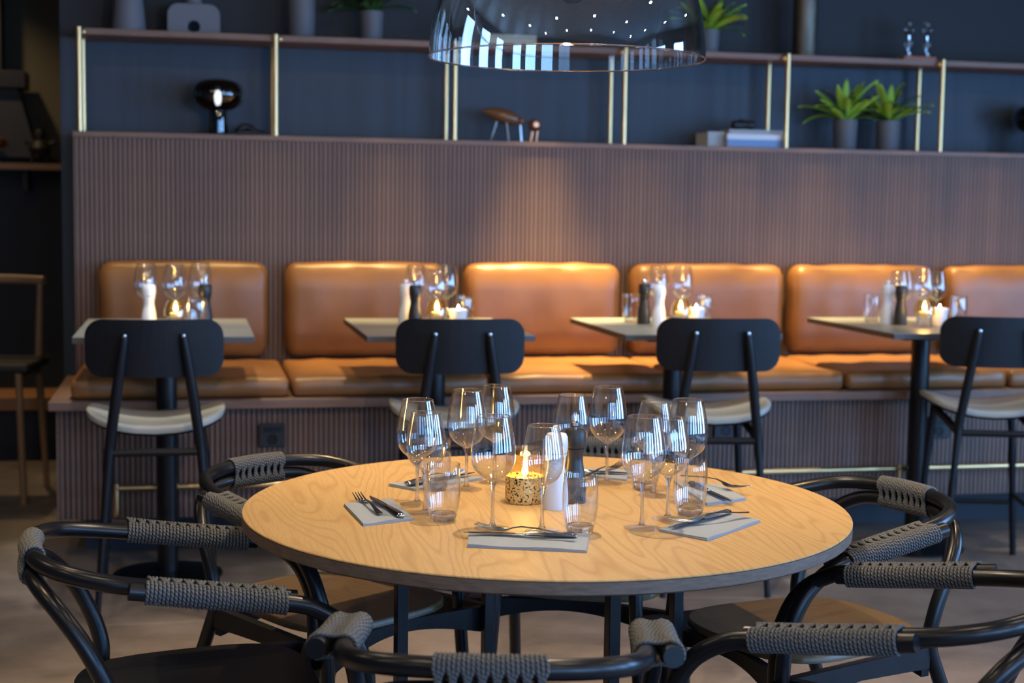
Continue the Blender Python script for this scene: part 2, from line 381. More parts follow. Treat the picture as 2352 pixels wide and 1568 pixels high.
# ------------------------------------------------------------------ shelving on the ledge
shelf = thing('wall_shelf', (0, 0, PZ), 0, 'long walnut shelf on slim brass posts above the slatted panelling', 'shelf')
posts = (-.452, .359, 1.14, 1.918, 2.70, 3.48, 4.27)
SZ = 2.075
MB().box((PX0 + .03, 6.515, SZ - PZ - .0), (PX1, YW - .005, SZ - PZ + .026)).build('shelf_board', WALNUT, shelf, 0, bevel=.002)
fp = MB().tube([(0, 0, 0), (0, 0, .43)], .0125, 14).mesh('post'); bp = MB().tube([(0, 0, 0), (0, 0, SZ - PZ)], .0125, 14).mesh('post')
kn = MB().lathe([(0, 0), (.012, 0), (.014, .006), (.010, .014), (0, .016)], 14).mesh('knob')
for me in (fp, bp, kn): me.materials.append(BRASS)
for i, x in enumerate(posts):
    po = link('post', fp, None, shelf, (x, 6.502, 0)); link('post', bp, None, shelf, (x, 6.735, 0))
    o = link('knob', kn, None, po, (.013 if i < 3 else -.013, 0, SZ - PZ + .008)); o.rotation_euler = (0, R(90 if i < 3 else -90), 0)

# ------------------------------------------------------------------ banquette
LIPX0 = -.515
bench = thing('banquette_base', (LIPX0, 5.62, 0), 0, 'walnut banquette base with slatted front and brass foot rail', 'bench')
L_ = PX1 - LIPX0
MB().box((0, 0, .610), (L_, .86, .645)).build('seat_board', WALNUT, bench, 0, bevel=.003)
MB().box((.03, .075, .19), (L_, .86, .61)).build('front_panel', PANELBACK, bench, 0)
MB().box((.022, .062, .19), (.032, .86, .61)).build('end_panel', WALNUT, bench, 0)
MB().box((.10, .40, 0), (L_, .86, .19)).build('plinth', DARKPLINTH, bench, 0)
for i in range(int((L_ - .05) / pitch_s)):
    o = link('slat', sm, None, bench, (.042 + i * pitch_s, .062, .19)); o.scale = (1, 1, .42)
MB().tube([(.24, .0, .32), (L_ - .2, .0, .32)], .0115, 12).build('foot_rail', BRASS, bench)
for x in (.24, 1.0, 1.8, 2.6, 3.4, 4.2):
    MB().tube(spline([(x, .062, .20), (x, .02, .205), (x, 0, .23), (x, 0, .335)]), .010, 10).build('rail_bracket', BRASS, bench)
orders = ['first', 'second', 'third', 'fourth', 'fifth', 'sixth']
# back cushions (x0, x1, top)
for i, (x0, x1, nz_) in enumerate(((-.380, .322, 'beside the panel end'), (.392, 1.09, 'behind the second small table'), (1.172, 1.885, 'brightly lit along its top edge'),
                                   (1.935, 2.665, 'behind the third small table'), (2.70, 3.42, 'deeply creased at one side'), (3.48, 4.22, 'cut off by the picture edge'))):
    o = cushion(x1 - x0, .125, .405, .055, i).build('back_cushion', LEATHER, None, 180, ((x0 + x1) / 2, 6.425, .725))
    tag(o, 'tan leather back cushion, %s from the panel end, %s' % (orders[i], nz_), 'cushion', 'leather back cushions of the banquette')
for i, (x0, x1) in enumerate(((-.44, .365), (.375, 1.142), (1.15, 1.905), (1.915, 2.645), (2.655, 3.39), (3.40, 4.2))):
    o = cushion(x1 - x0, .69, .078, .026, 20 + i, .004, 28, 22, 4).build('seat_cushion', LEATHER, None, 180, ((x0 + x1) / 2, 6.005, .645))
    tag(o, 'flat tan leather bench seat cushion, %s from the panel end' % orders[i], 'cushion', 'leather seat cushions of the banquette')
for i, (px, z, lb) in enumerate(((.30, .50, 'below the first seat cushion'), (2.13, .50, 'behind the third bar stool'), (3.08, .48, 'behind the fourth bar stool'))):
    g = thing('power_outlet', (px, 5.675, z), 0, 'square black power outlet on the banquette front %s' % lb, 'outlet', 'power outlets on the banquette front')
    MB().box((-.05, -.012, -.045), (.05, .007, .045)).build('cover', BLACKMATT, g, 0, bevel=.004)
    MB().box((-.035, -.0145, .012), (.035, -.012, .035)).build('flap', BLACKMETAL, g, 0)
    MB().lathe([(0, 0), (.02, 0), (.02, .003), (.017, .003), (.015, .001), (0, .001)], 20).build('socket', BLACKMETAL, g).rotation_euler = (R(90), 0, 0)
    g.children[-1].location = (0, -.012, -.014)

# ------------------------------------------------------------------ glassware and table ware builders
def wine_glass(name, h_, rmax):
    s = h_ / .225
    bz, mz = .098 * s, .148 * s
    out = [(.0035, bz - .010), (.008, bz - .003), (.018, bz + .004), (rmax * .72, bz + .015), (rmax * .93, bz + .030), (rmax, mz - .002), (rmax * .985, mz + .018), (rmax * .90, h_ - .034), (rmax * .80, h_ - .013), (rmax * .735, h_)]
    P_ = [Vector((r, 0, z)) for r, z in out]; sp_ = [(p.x, p.z) for p in spline(P_, 4)]
    inner = [(max(r - .0011, 0.0), z + (.0015 if z < bz + .006 else 0)) for r, z in sp_ if z > bz - .002]
    prof = [(r, z) for r, z in sp_ if z >= bz - .004] + list(reversed(inner)) + [(0.0003, bz + .001)]
    root = thing(name)
    MB().lathe(prof, 40).build('bowl', GLASS, root, 60)
    rr_ = rmax * .735 - .0004
    MB().lathe([(rr_ + .0009 * math.cos(2 * math.pi * q / 8), h_ + .0009 * math.sin(2 * math.pi * q / 8)) for q in range(9)], 40).build('rim', STEMGLASS, root, 180)
    MB().lathe([(0, 0), (.036 * s, 0), (.0365 * s, .0012), (.035 * s, .002), (.02 * s, .0035), (.0085, .0068), (0, .0069)], 40).build('foot', FOOTGLASS, root, 50)
    st = [(0, .007), (.008, .007), (.0048, .013), (.0037, .03), (.0034, .06), (.0038, bz - .018), (.006, bz - .008), (.0095, bz - .003), (0, bz)]
    MB().lathe(st, 28).build('stem', STEMGLASS, root, 50)
    return root
def tumbler(name):
    root = thing(name)
    MB().lathe([(.0248, .003), (.0290, .012), (.0325, .028), (.0352, .050), (.0360, .070), (.0350, .098), (.0338, .118), (.0330, .1187), (.0325, .118), (.0338, .098), (.0346, .070), (.0338, .050), (.031, .029), (.027, .018), (.018, .0145), (0, .014)], 40).build('wall', GLASS, root, 60)
    MB().lathe([(0, 0), (.022, 0), (.0247, .002), (.0285, .011), (.0265, .0165), (.018, .0138), (0, .0132)], 36).build('base', STEMGLASS, root, 50)
    return root
def mill(name, body, white=True):
    root = thing(name)
    pr = [(0, 0), (.0265, 0), (.0272, .002), (.0268, .030), (.0245, .058), (.0200, .082), (.0185, .096), (.0200, .108), (.0222, .116), (.0226, .1195), (0, .1195)]
    P_ = [Vector((r, 0, z)) for r, z in pr[1:-1]]
    MB().lathe([(0, 0)] + [(p.x, p.z) for p in spline(P_, 3)] + [(0, .1195)], 36).build('body', body, root, 35)
    MB().lathe([(0, .121), (.0222, .121), (.0240, .128), (.0246, .142), (.0236, .155), (.0200, .162), (0, .163)], 36).build('head', body, root, 35)
    MB().lathe([(0, .162), (.005, .162), (.005, .166), (.0085, .169), (.0085, .176), (.006, .179), (0, .180)], 20).build('knob', STEEL if not white else WHITEMILL, root, 35)
    return root
def flame_bits(root, z):
    root = root.children[-1]
    MB().tube([(0, 0, z), (0, 0, z + .008)], .0008, 6).build('wick', BLACKMATT, root)
    MB().lathe([(0, 0), (.0045, .004), (.0075, .012), (.0060, .022), (.0025, .034), (0, .041)], 14, (0, 0, z + .003)).build('flame', FLAME, root)
def candle_holder(name, r=.043, h_=.118):
    root = thing(name)
    MB().lathe([(0, 0), (r * .93, 0), (r * .98, .004), (r, .012), (r * 1.0, h_ * .5), (r * .985, h_ * .5), (r * .95, .008), (0, .008)], 40).build('mosaic_band', MOSAIC, root, 40)
    MB().lathe([(r, h_ * .5), (r * .995, h_ * .8), (r * .97, h_), (r * .95, h_ + .001), (r * .94, h_), (r * .965, h_ * .8), (r * .97, h_ * .5)], 40).build('glass_sleeve', AMBER, root, 60)
    c = MB().lathe([(0, .009), (.020, .009), (.020, .052), (.016, .053), (0, .051)], 24).build('candle', WAX, root, 40)
    flame_bits(root, .052)
    return root
def point(parent, loc, power, color, rad=.01):
    d = bpy.data.lights.new('candle_light', 'POINT'); d.energy = power; d.color = color; d.shadow_soft_size = rad
    o = bpy.data.objects.new('candle_light', d); o.location = loc; col.objects.link(o); o.parent = parent; return o

# ------------------------------------------------------------------ round table
TC = (.7505, 3.0803); TZ = .74
table = thing('round_table', (*TC, 0), 0, 'large round oak table laid for six in front of the banquette', 'table')
def disc(r0, z0, z1, bev=.0015):
    return MB().lathe([(0, z0), (r0 - bev, z0), (r0, z0 + bev), (r0, z1 - bev), (r0 - bev, z1), (0, z1)], 160)
tt = disc(.65, TZ - .004, TZ).build('table_top', OAK, table, 30)
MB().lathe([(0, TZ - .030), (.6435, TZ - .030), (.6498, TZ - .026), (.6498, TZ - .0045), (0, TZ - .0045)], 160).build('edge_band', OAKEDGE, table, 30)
legs = ((-.324, -.063), (.060, -.325), (.324, .063), (-.060, .325))
for lx, ly in legs:
    a = math.atan2(ly, lx); m = MB().box((-.0125, -.0125, .0), (.0125, .0125, TZ - .03))
    o = m.build('leg', BLACKMETAL, table, 0, (lx, ly, 0), .002); o.rotation_euler = (0, 0, R(11))
for a, b in ((0, 2), (1, 3)):
    p, q = legs[a], legs[b]; ang = math.atan2(q[1] - p[1], q[0] - p[0])
    o = MB().box((-.33, -.015, -.03), (.33, .015, -.0)).build('cross_bar', BLACKMETAL, table, 0, (0, 0, TZ - .0305 - (.0 if a == 0 else .031)), .002); o.rotation_euler = (0, 0, ang)

# ------------------------------------------------------------------ rope armchairs
TR = .0165
def wrap(c1, c2, turns, rr=.0034, m_=22, squeeze=.72):
    """rope wound round two parallel tubes; strands bunch in threes where they cross the groove"""
    mb = MB(); pts = []
    n = turns * m_
    def at(P_, t):
        x = t * (len(P_) - 1); i = min(int(x), len(P_) - 2); return P_[i].lerp(P_[i + 1], x - i)
    A = [Vector(p) for p in c1]; B = [Vector(p) for p in c2]
    for q in range(n + 1):
        t = q / n; k_, ph = divmod(q, m_); u = ph / m_
        a, b = at(A, t), at(B, t); e = (b - a); sep = e.length; e.normalize()
        ax = ((A[-1] + B[-1]) - (A[0] + B[0])).normalized() if len(A) < 3 else ((at(A, min(t + .02, 1)) - at(A, max(t - .02, 0)))).normalized()
        nn = ax.cross(e).normalized(); rad = TR + rr * .9
        # stadium parameter: half circle round b, flat back, half circle round a, flat
        per = 2 * math.pi * rad + 2 * sep; s_ = u * per; flat = 0
        if s_ < math.pi * rad:
            th = s_ / rad - math.pi / 2; p = b + (e * math.cos(th) + nn * math.sin(th)) * rad
        elif s_ < math.pi * rad + sep:
            v_ = (s_ - math.pi * rad) / sep; flat = math.sin(math.pi * v_); p = b.lerp(a, v_) + nn * (rad - .0035 * flat)
        elif s_ < 2 * math.pi * rad + sep:
            th = (s_ - math.pi * rad - sep) / rad + math.pi / 2; p = a + (e * math.cos(th) + nn * math.sin(th)) * rad
        else:
            v_ = (s_ - 2 * math.pi * rad - sep) / sep; flat = math.sin(math.pi * v_); p = a.lerp(b, v_) - nn * (rad - .0035 * flat)
        if flat > 0:
            g = (int(k_ // 3) * 3 + 1.5) / turns; tt_ = t + (g - t) * squeeze * flat
            p += at(A, min(max(tt_, 0), 1)) - a
        pts.append(p)
    mb.tube(pts, rr, 6, True, uv=True)
    # knotted ends
    return mb
def sub(P_, a, b, k=24):
    return [P_[0].__class__(P_[min(int((a + (b - a) * i / k) * (len(P_) - 1) + .5), len(P_) - 1)]) for i in range(k + 1)]
def y_sub(P_, y0, y1, k=20):
    Q = []
    for i in range(k + 1):
        y = y0 + (y1 - y0) * i / k
        for p, q in zip(P_, P_[1:]):
            if (p.y - y) * (q.y - y) <= 0 and abs(q.y - p.y) > 1e-6: Q.append(p.lerp(q, (y - p.y) / (q.y - p.y))); break
    return Q
def rope_chair():
    root = thing('rope_armchair')
    half = [(.244, .215, .655), (.242, .12, .667), (.240, .03, .680), (.237, -.05, .691), (.224, -.130, .703), (.185, -.200, .716), (.110, -.240, .723), (.0, -.252, .725)]
    rail = spline(half + [(-x, y, z) for x, y, z in reversed(half[:-1])], 8)
    MB().tube(rail, TR, 16).build('back_rail', BLACKMETAL, root)
    for s in (1, -1):
        arm = spline([(s * .277, -.088, .6985), (s * .2755, -.03, .6895), (s * .276, .06, .6755), (s * .2790, .19, .658), (s * .280, .245, .643), (s * .279, .300, .604), (s * .275, .333, .545), (s * .266, .345, .47), (s * .250, .340, .25), (s * .232, .332, .008)], 8)
        al = MB().tube(arm, TR, 16).build('arm_leg', BLACKMETAL, root)
        MB().lathe([(0, 0), (.0175, 0), (.0175, .010), (0, .010)], 16).build('foot_cap', BLACKMATT, al, loc=(s * .232, .332, 0))
        A = y_sub(rail[:len(rail) // 2] if s > 0 else list(reversed(rail[len(rail) // 2:])), -.058, .195); B = y_sub(arm[:40], -.058, .195)
        wrap(A, B, 36).build('arm_rope', ROPE, root, 180)
    hu = [(.245, -.285, .008), (.236, -.215, .18), (.226, -.140, .35), (.223, -.112, .43), (.226, -.122, .50), (.223, -.158, .58), (.200, -.203, .645), (.150, -.236, .680), (.08, -.250, .690), (0, -.253, .691)]
    ul = spline(hu + [(-x, y, z) for x, y, z in reversed(hu[:-1])], 8)
    bl = MB().tube(ul, TR, 16).build('back_leg_loop', BLACKMETAL, root)
    for s in (1, -1): MB().lathe([(0, 0), (.0175, 0), (.0175, .010), (0, .010)], 16).build('foot_cap', BLACKMATT, bl, loc=(s * .245, -.285, 0))
    def x_sub(P_, x0, x1, k=20):
        Q = []
        for i in range(k + 1):
            x = x0 + (x1 - x0) * i / k
            for p, q in zip(P_, P_[1:]):
                if p.z > .5 and (p.x - x) * (q.x - x) <= 0 and abs(q.x - p.x) > 1e-6 and p.y < -.15: Q.append(p.lerp(q, (x - p.x) / (q.x - p.x))); break
        return Q
    wrap(x_sub(rail, -.082, .082), x_sub(ul, -.082, .082), 24).build('back_rope', ROPE, root, 180)
    # seat
    ol = []
    for i in range(64):
        a = 2 * math.pi * i / 64; ca, sa = math.cos(a), math.sin(a)
        x = .235 * (abs(ca) ** .62) * (1 if ca >= 0 else -1); y = .235 * (abs(sa) ** .62) * (1 if sa >= 0 else -1)
        x *= .90 + .10 * (y / .235); ol.append((x, y + .06))
    sm_ = MB(); n = len(ol)
    rings = ((1.0, .0, .424), (1.0, .0, .436), (.985, 0, .4405), (.8, 0, .438), (.5, 0, .434), (.2, 0, .432))
    for sc, _, z in rings: sm_.v += [(x * sc, .06 + (y - .06) * sc, z) for x, y in ol]
    for r_ in range(len(rings) - 1):
        for i in range(n): sm_.f.append((r_ * n + i, r_ * n + (i + 1) % n, (r_ + 1) * n + (i + 1) % n, (r_ + 1) * n + i))
    sm_.f.append(tuple((len(rings) - 1) * n + i for i in range(n))); sm_.f.append(tuple(reversed(range(n))))
    sm_.build('seat', SEATWOOD, root, 40)
    # arched aprons
    ap = MB()
    for (p0, p1) in (((-.26, .335), (.26, .335)), ((-.225, -.10), (.225, -.10))):
        N = 20; vs_ = []; fs = []
        for i in range(N + 1):
            t = i / N; x = p0[0] + (p1[0] - p0[0]) * t; y = p0[1] - (.05 * math.sin(math.pi * t) if p0[1] > 0 else -.03 * math.sin(math.pi * t))
            zb = .355 + .042 * math.sin(math.pi * t)
            vs_ += [(x, y - .011, zb), (x, y + .011, zb), (x, y + .011, .4235), (x, y - .011, .4235)]
        for i in range(N):
            for k_ in range(4): fs.append((i * 4 + k_, i * 4 + (k_ + 1) % 4, i * 4 + 4 + (k_ + 1) % 4, i * 4 + 4 + k_))
        fs += [(3, 2, 1, 0), (N * 4, N * 4 + 1, N * 4 + 2, N * 4 + 3)]
        MB().add(vs_, fs).build('apron', BLACKWOOD, root, 30)
    for s in (1, -1):
        a0, a1 = (s * .222, -.105), (s * .258, .335); m = MB()
        for (x, y), zb in ((a0, .375), (((a0[0] + a1[0]) / 2, .115), .385), (a1, .36)): m.v += [(x - .011, y, zb), (x + .011, y, zb), (x + .011, y, .4235), (x - .011, y, .4235)]
        for q in range(2): m.f += [(q * 4 + k_, q * 4 + (k_ + 1) % 4, q * 4 + 4 + (k_ + 1) % 4, q * 4 + 4 + k_) for k_ in range(4)]
        m.f += [(3, 2, 1, 0), (8, 9, 10, 11)]; m.build('side_rail', BLACKWOOD, root, 30)
    return root
proto = rope_chair()
CH = [((.475, 2.27), (.24, .97), 'black rope armchair nearest the camera, seen from behind'),
      ((-.052, 2.932), (.994, .105), 'black rope armchair drawn up sideways to the table, before the first bar stool'),
      ((.30, 3.57), (.57, -.82), 'black rope armchair behind the table in front of the first bench cushion'),
      ((1.02, 3.72), (-.41, -.91), 'black rope armchair almost hidden behind the table centre'),
      ((1.430, 3.132), (-.953, -.303), 'black rope armchair with its curved back rope in front of the fourth bar stool'),
      ((1.256, 2.388), (-.73, .68), 'black rope armchair cut off by the picture edge, both arms reaching to the table')]
for i, ((x, y), (fx, fy), lb) in enumerate(CH):
    o = proto if i == 0 else copy_tree(proto)
    o.location = (x, y, 0); o.rotation_euler = (0, 0, math.atan2(fy, fx) - math.pi / 2)
    tag(o, lb, 'chair', 'rope armchairs around the round table')
    if i == 1:
        st_ = next(c for c in o.children if c.name.startswith('seat')); st_.data = st_.data.copy(); st_.data.materials[0] = BLACKWOOD; st_['label'] = 'black wooden seat'  # this chair's seat is blacker than the others

# ------------------------------------------------------------------ glassware on the round table
ZT = TZ + .0003
big = wine_glass('wine_glass', .228, .0450); small = wine_glass('wine_glass', .213, .0425); tb = tumbler('tumbler')
def place(proto_, flag, x, y, z, rz=0):
    o = proto_ if not flag else copy_tree(proto_)
    flag.append(1); o.location = (x, y, z); o.rotation_euler = (0, 0, rz); return o
used = {'big': [], 'small': [], 'tb': [], 'salt': [], 'pep': [], 'cand': []}
WG = [('big', .475, 3.127, 'larger wine glass of the setting facing the side chair by the first bar stool'),
      ('small', .478, 3.030, 'smaller wine glass overlapping the tumbler by the napkin with the upright fork'),
      ('big', .611, 3.278, 'wine glass standing by itself just past the paired glasses, before the dark bar stool'),
      ('big', .692, 3.352, 'wine glass rising behind the front glass, in line with the second bar stool'),
      ('big', .588, 2.865, 'larger wine glass in front of the gold candle holder, behind the front napkin'),
      ('small', .681, 2.826, 'smaller wine glass in front of the white mill, candle glowing through it'),
      ('small', .858, 3.285, 'wine glass directly behind the black pepper mill'),
      ('big', .951, 3.307, 'tall wine glass standing clear on the far side of the table beside the black mill'),
      ('big', .888, 2.824, 'foremost wine glass of the cluster beside the front tumbler'),
      ('small', 1.014, 3.146, 'wine glass at the back of the four clustered glasses'),
      ('big', 1.063, 3.063, 'wine glass whose foot shows through the tumbler of the cluster'),
      ('small', .968, 2.901, 'smaller wine glass in the middle of the four clustered glasses')]
for kd, x, y, lb in WG:
    tag(place(big if kd == 'big' else small, used[kd], x, y, ZT, random.uniform(0, 6)), lb, 'wine glass', 'wine glasses on the round table')
TB = [(.503, 2.957, 'water tumbler beside the paired wine glasses, near the napkin with the upright fork'), (.753, 2.804, 'water tumbler at the front setting, beside the white mill'),
      (1.029, 2.937, 'water tumbler nearest the wide grey napkin with crossed cutlery'), (1.018, 3.222, 'water tumbler half hidden behind the clustered wine glasses'), (.540, 3.283, 'water tumbler hidden behind the paired wine glasses')]
for x, y, lb in TB: tag(place(tb, used['tb'], x, y, ZT), lb, 'tumbler', 'tumblers on the round table')
salt = mill('salt_mill', WHITEMILL, True); pep = mill('pepper_mill', BLACKMILL, False)
tag(place(salt, used['salt'], .763, 3.045, ZT), 'matt white salt mill at the middle of the round table', 'mill', 'mills on the tables')
tag(place(pep, used['pep'], .819, 3.105, ZT), 'matt black pepper mill with a silver knob at the middle of the round table', 'mill', 'mills on the tables')
cand = candle_holder('candle_holder')
tag(place(cand, used['cand'], .712, 3.122, ZT), 'gold mosaic candle holder with a lit candle on the round table', 'candle holder', 'candle holders on the tables')
cl = point(cand, (0, 0, .094), .5, (1, .6, .25), .012)

# ------------------------------------------------------------------ napkins and cutlery
def napkin(corners, i, label):
    c = [Vector((x, y, 0)) for x, y in corners]; ctr = sum(c, Vector()) / 4
    m = MB(); nx, ny = 10, 5
    root = thing('folded_napkin', (ctr.x, ctr.y, ZT)); tag(root, label, 'napkin', 'folded napkins on the round table')
    for layer, (z0, z1, sc) in enumerate(((0, .0026, 1.0), (.0027, .0055, .985))):
        m = MB()
        for zz, top in ((z0, 0), (z1, 1)):
            for j in range(ny + 1):
                for q in range(nx + 1):
                    u, v_ = q / nx, j / ny
                    p = c[0].lerp(c[1], u).lerp(c[3].lerp(c[2], u), v_) - ctr
                    p *= sc
                    dz = .0012 * math.sin(9 * u + i + 3 * v_) * layer * top
                    m.v.append((p.x, p.y, zz + max(dz, -.001)))
        W_ = nx + 1; o2 = W_ * (ny + 1)
        for j in range(ny):
            for q in range(nx):
                a = j * W_ + q; m.f.append((a, a + W_, a + W_ + 1, a + 1)); m.f.append((o2 + a, o2 + a + 1, o2 + a + W_ + 1, o2 + a + W_))
        per = [(0, q) for q in range(nx)] + [(j, nx) for j in range(ny)] + [(ny, q) for q in range(nx, 0, -1)] + [(j, 0) for j in range(ny, 0, -1)]
        ids = [j * W_ + q for j, q in per]
        for a, b in zip(ids, ids[1:] + ids[:1]): m.f.append((a, b, o2 + b, o2 + a))
        m.build('fold', NAPKIN, root, 30)
    return root
NK = [(((.317, 3.130), (.425, 3.170), (.445, 2.968), (.335, 2.922)), 'grey folded napkin under the upright fork beside the paired glasses'),
      (((.440, 3.340), (.620, 3.455), (.672, 3.392), (.492, 3.276)), 'grey folded napkin at the far setting behind the paired glasses'),
      (((.905, 3.410), (.930, 3.500), (1.050, 3.440), (1.005, 3.325)), 'grey folded napkin beyond the black mill and tall glass'),
      (((1.110, 3.285), (1.205, 3.235), (1.205, 3.065), (1.098, 3.02)), 'grey folded napkin behind the cluster tumbler with fork tines overhanging'),
      (((.913, 2.792), (1.091, 2.946), (1.151, 2.844), (.980, 2.692)), 'wide grey napkin beside the clustered glasses with crossed knife and fork'),
      (((.530, 2.815), (.765, 2.770), (.722, 2.634), (.508, 2.712)), 'grey folded napkin at the front setting nearest the camera')]
for i, (c, lb) in enumerate(NK): napkin(c, i, lb)
def fork_mesh():
    """200 mm fork along +X (tines at x = 0)"""
    h_ = MB(); out = []
    prof = [(.0, .0), (.062, .0), (.075, .010)]
    hd = MB()
    # tines
    for k_ in range(4):
        y = -.0093 + k_ * .0062
        hd.tube([(.0, y, .009), (.018, y, .005), (.036, y * 1.05, .002), (.050, y * 1.05, .0015)], [.0009, .0015, .0017, .0018], 6)
    # bowl of the fork to the neck and handle as one flat strip
    st = [(.046, .0125, .0015), (.058, .0125, .0012), (.068, .010, .003), (.078, .0045, .007), (.095, .0028, .0105), (.13, .0032, .010), (.17, .0052, .006), (.195, .0070, .0035), (.203, .0058, .003), (.206, .002, .003)]
    vs_ = []; fs = []
    for x, hw, z in st: vs_ += [(x, -hw, z), (x, 0, z + .0012), (x, hw, z), (x, hw * .8, z - .0012), (x, -hw * .8, z - .0012)]
    for i in range(len(st) - 1):
        for k_ in range(5): fs.append((i * 5 + k_, i * 5 + (k_ + 1) % 5, i * 5 + 5 + (k_ + 1) % 5, i * 5 + 5 + k_))
    n = len(st) - 1; fs += [(4, 3, 2, 1, 0), tuple(n * 5 + k_ for k_ in range(5))]
    return hd, MB().add(vs_, fs)
def knife_mesh():
    bl = [(.0, .000, .0012), (.012, .0035, .0012), (.04, .0085, .0013), (.09, .0095, .0015), (.118, .0085, .0018), (.124, .005, .0026)]
    ha = [(.122, .0055, .0028), (.132, .0065, .0042), (.175, .0085, .0052), (.212, .0098, .0055), (.219, .0080, .0050), (.222, .004, .003)]
    res = []
    for st in (bl, ha):
        vs_ = []; fs = []
        for x, hw, t in st:
            vs_ += [(x, -hw, .004), (x, -hw * .55, .004 + t), (x, hw * .55, .004 + t), (x, hw, .004), (x, hw * .55, .004 - t * .7), (x, -hw * .55, .004 - t * .7)]
        for i in range(len(st) - 1):
            for k_ in range(6): fs.append((i * 6 + k_, i * 6 + (k_ + 1) % 6, i * 6 + 6 + (k_ + 1) % 6, i * 6 + 6 + k_))
        n = len(st) - 1; fs += [(5, 4, 3, 2, 1, 0), tuple(n * 6 + k_ for k_ in range(6))]
        res.append(MB().add(vs_, fs))
    return res
fork = thing('fork'); a, b = fork_mesh(); a.build('tines', STEEL, fork, 60); b.build('handle', STEEL, fork, 60)
knife = thing('knife'); a, b = knife_mesh(); a.build('blade', STEEL, knife, 30); b.build('handle', STEEL, knife, 50)
used['fork'] = []; used['knife'] = []
def cutlery(kind, tip, tail, z, label, roll_=0):
    o = place(fork if kind == 'fork' else knife, used[kind], tip[0], tip[1], z, math.atan2(tail[1] - tip[1], tail[0] - tip[0]))
    tag(o, label, kind, 'forks on the napkins' if kind == 'fork' else 'knives on the napkins'); return o
ZN = ZT + .0068
cutlery('fork', (.352, 3.200), (.380, 2.985), ZN, 'steel fork with its tines pointing up past the napkin edge, beside the paired glasses')
cutlery('knife', (.378, 3.180), (.418, 2.965), ZN, 'steel knife beside the upright fork at the paired glasses')
cutlery('knife', (.660, 3.430), (.480, 3.305), ZN, 'steel knife at the far setting behind the paired glasses')
cutlery('fork', (.640, 3.455), (.470, 3.325), ZN, 'steel fork at the far setting behind the paired glasses')
cutlery('fork', (1.050, 3.505), (.935, 3.380), ZN, 'steel fork beyond the tall glass at the far side of the table')
cutlery('knife', (1.045, 3.360), (.915, 3.425), ZN, 'steel knife beyond the tall glass at the far side of the table')
cutlery('knife', (1.150, 3.010), (1.130, 3.240), ZN, 'steel knife on the napkin behind the cluster tumbler')
cutlery('fork', (1.228, 3.110), (1.140, 3.270), ZN + .008, 'steel fork tilted over the napkin edge behind the cluster tumbler')
cutlery('knife', (.928, 2.775), (1.118, 2.915), ZN, 'steel knife lying across the wide napkin beside the clustered glasses')
cutlery('fork', (.940, 2.792), (1.120, 2.860), ZN + .008, 'steel fork laid over the knife on the wide napkin')
cutlery('knife', (.516, 2.795), (.735, 2.730), ZN, 'steel knife on the front napkin nearest the camera')
cutlery('fork', (.545, 2.815), (.730, 2.695), ZN + .008, 'steel fork leaning across the knife on the front napkin nearest the camera')

# ------------------------------------------------------------------ glass pendant
LP = (.7779, 3.0734); LZ = 1.697
pend = thing('pendant_lamp', (*LP, LZ), 0, 'large clear glass dome pendant hanging above the round table', 'pendant lamp')
pr = []
for i in range(25):
    a = R(90 * i / 24); pr.append((.2913 * math.cos(a) ** .8 if i < 24 else .03, .31 * math.sin(a) ** 1.0))
pr = [(r, z) for r, z in pr if r >= .03] 
inn = [(r - .0022, max(z - .002, 0)) for r, z in pr]
MB().lathe(pr[::-1] + [(.2913, 0), (.2902, -.0012), (.2891, 0)] + inn, 96).build('shade', PGLASS, pend, 60)
MB().lathe([(.2902 + .0020 * math.cos(2 * math.pi * q / 10), .0020 * math.sin(2 * math.pi * q / 10) - .001) for q in range(11)], 96).build('rim', STEMGLASS, pend, 180)
MB().lathe([(0, .24), (.022, .24), (.026, .25), (.026, .312), (.034, .314), (.034, .33), (.008, .345), (0, .345)], 28).build('lamp_holder', BLACKMETAL, pend, 40)
MB().lathe([(0, .195), (.018, .20), (.024, .215), (.020, .235), (.012, .242), (0, .242)], 20).build('bulb', BULBGLASS, pend, 60)
MB().tube(spline([(-.006, 0, .236), (-.005, 0, .218), (.005, 0, .218), (.006, 0, .236)], 4), .0008, 6).build('filament', PBULB, pend)
MB().tube([(0, 0, .34), (0, 0, HC - LZ)], .004, 8).build('cord', BLACKMATT, pend)
pl = point(pend, (0, 0, .208), 42, (1.0, .80, .56), .012); pl.name = 'pendant_light'

# ------------------------------------------------------------------ small tables and bar stools along the banquette
def small_table():
    root = thing('bistro_table')
    MB().box((-.305, -.41, .900), (.305, .41, .9195)).build('table_top', LAMEDGE, root, 0, bevel=.001)
    MB().box((-.3045, -.4095, .9195), (.3045, .4095, .9215)).build('top_surface', GREYLAM, root, 0)
    MB().lathe([(0, .02), (.038, .02), (.038, .875), (0, .875)], 28).build('column', BLACKMETAL, root, 40, (0, -.045, 0))
    MB().lathe([(0, 0), (.20, 0), (.20, .008), (.05, .02), (0, .02)], 40).build('base', BLACKMETAL, root, 40, (0, -.045, 0))
    MB().box((-.15, -.195, .875), (.15, .105, .8998)).build('bracket', BLACKMETAL, root, 0)
    return root
stab = small_table()
TX = (-.09, .91, 1.86, 2.925)
for i, x in enumerate(TX):
    o = stab if i == 0 else copy_tree(stab); o.location = (x, 5.60, 0)
    tag(o, 'grey-topped pedestal table at the banquette, %s from the panel end' % orders[i], 'table', 'pedestal tables along the banquette')
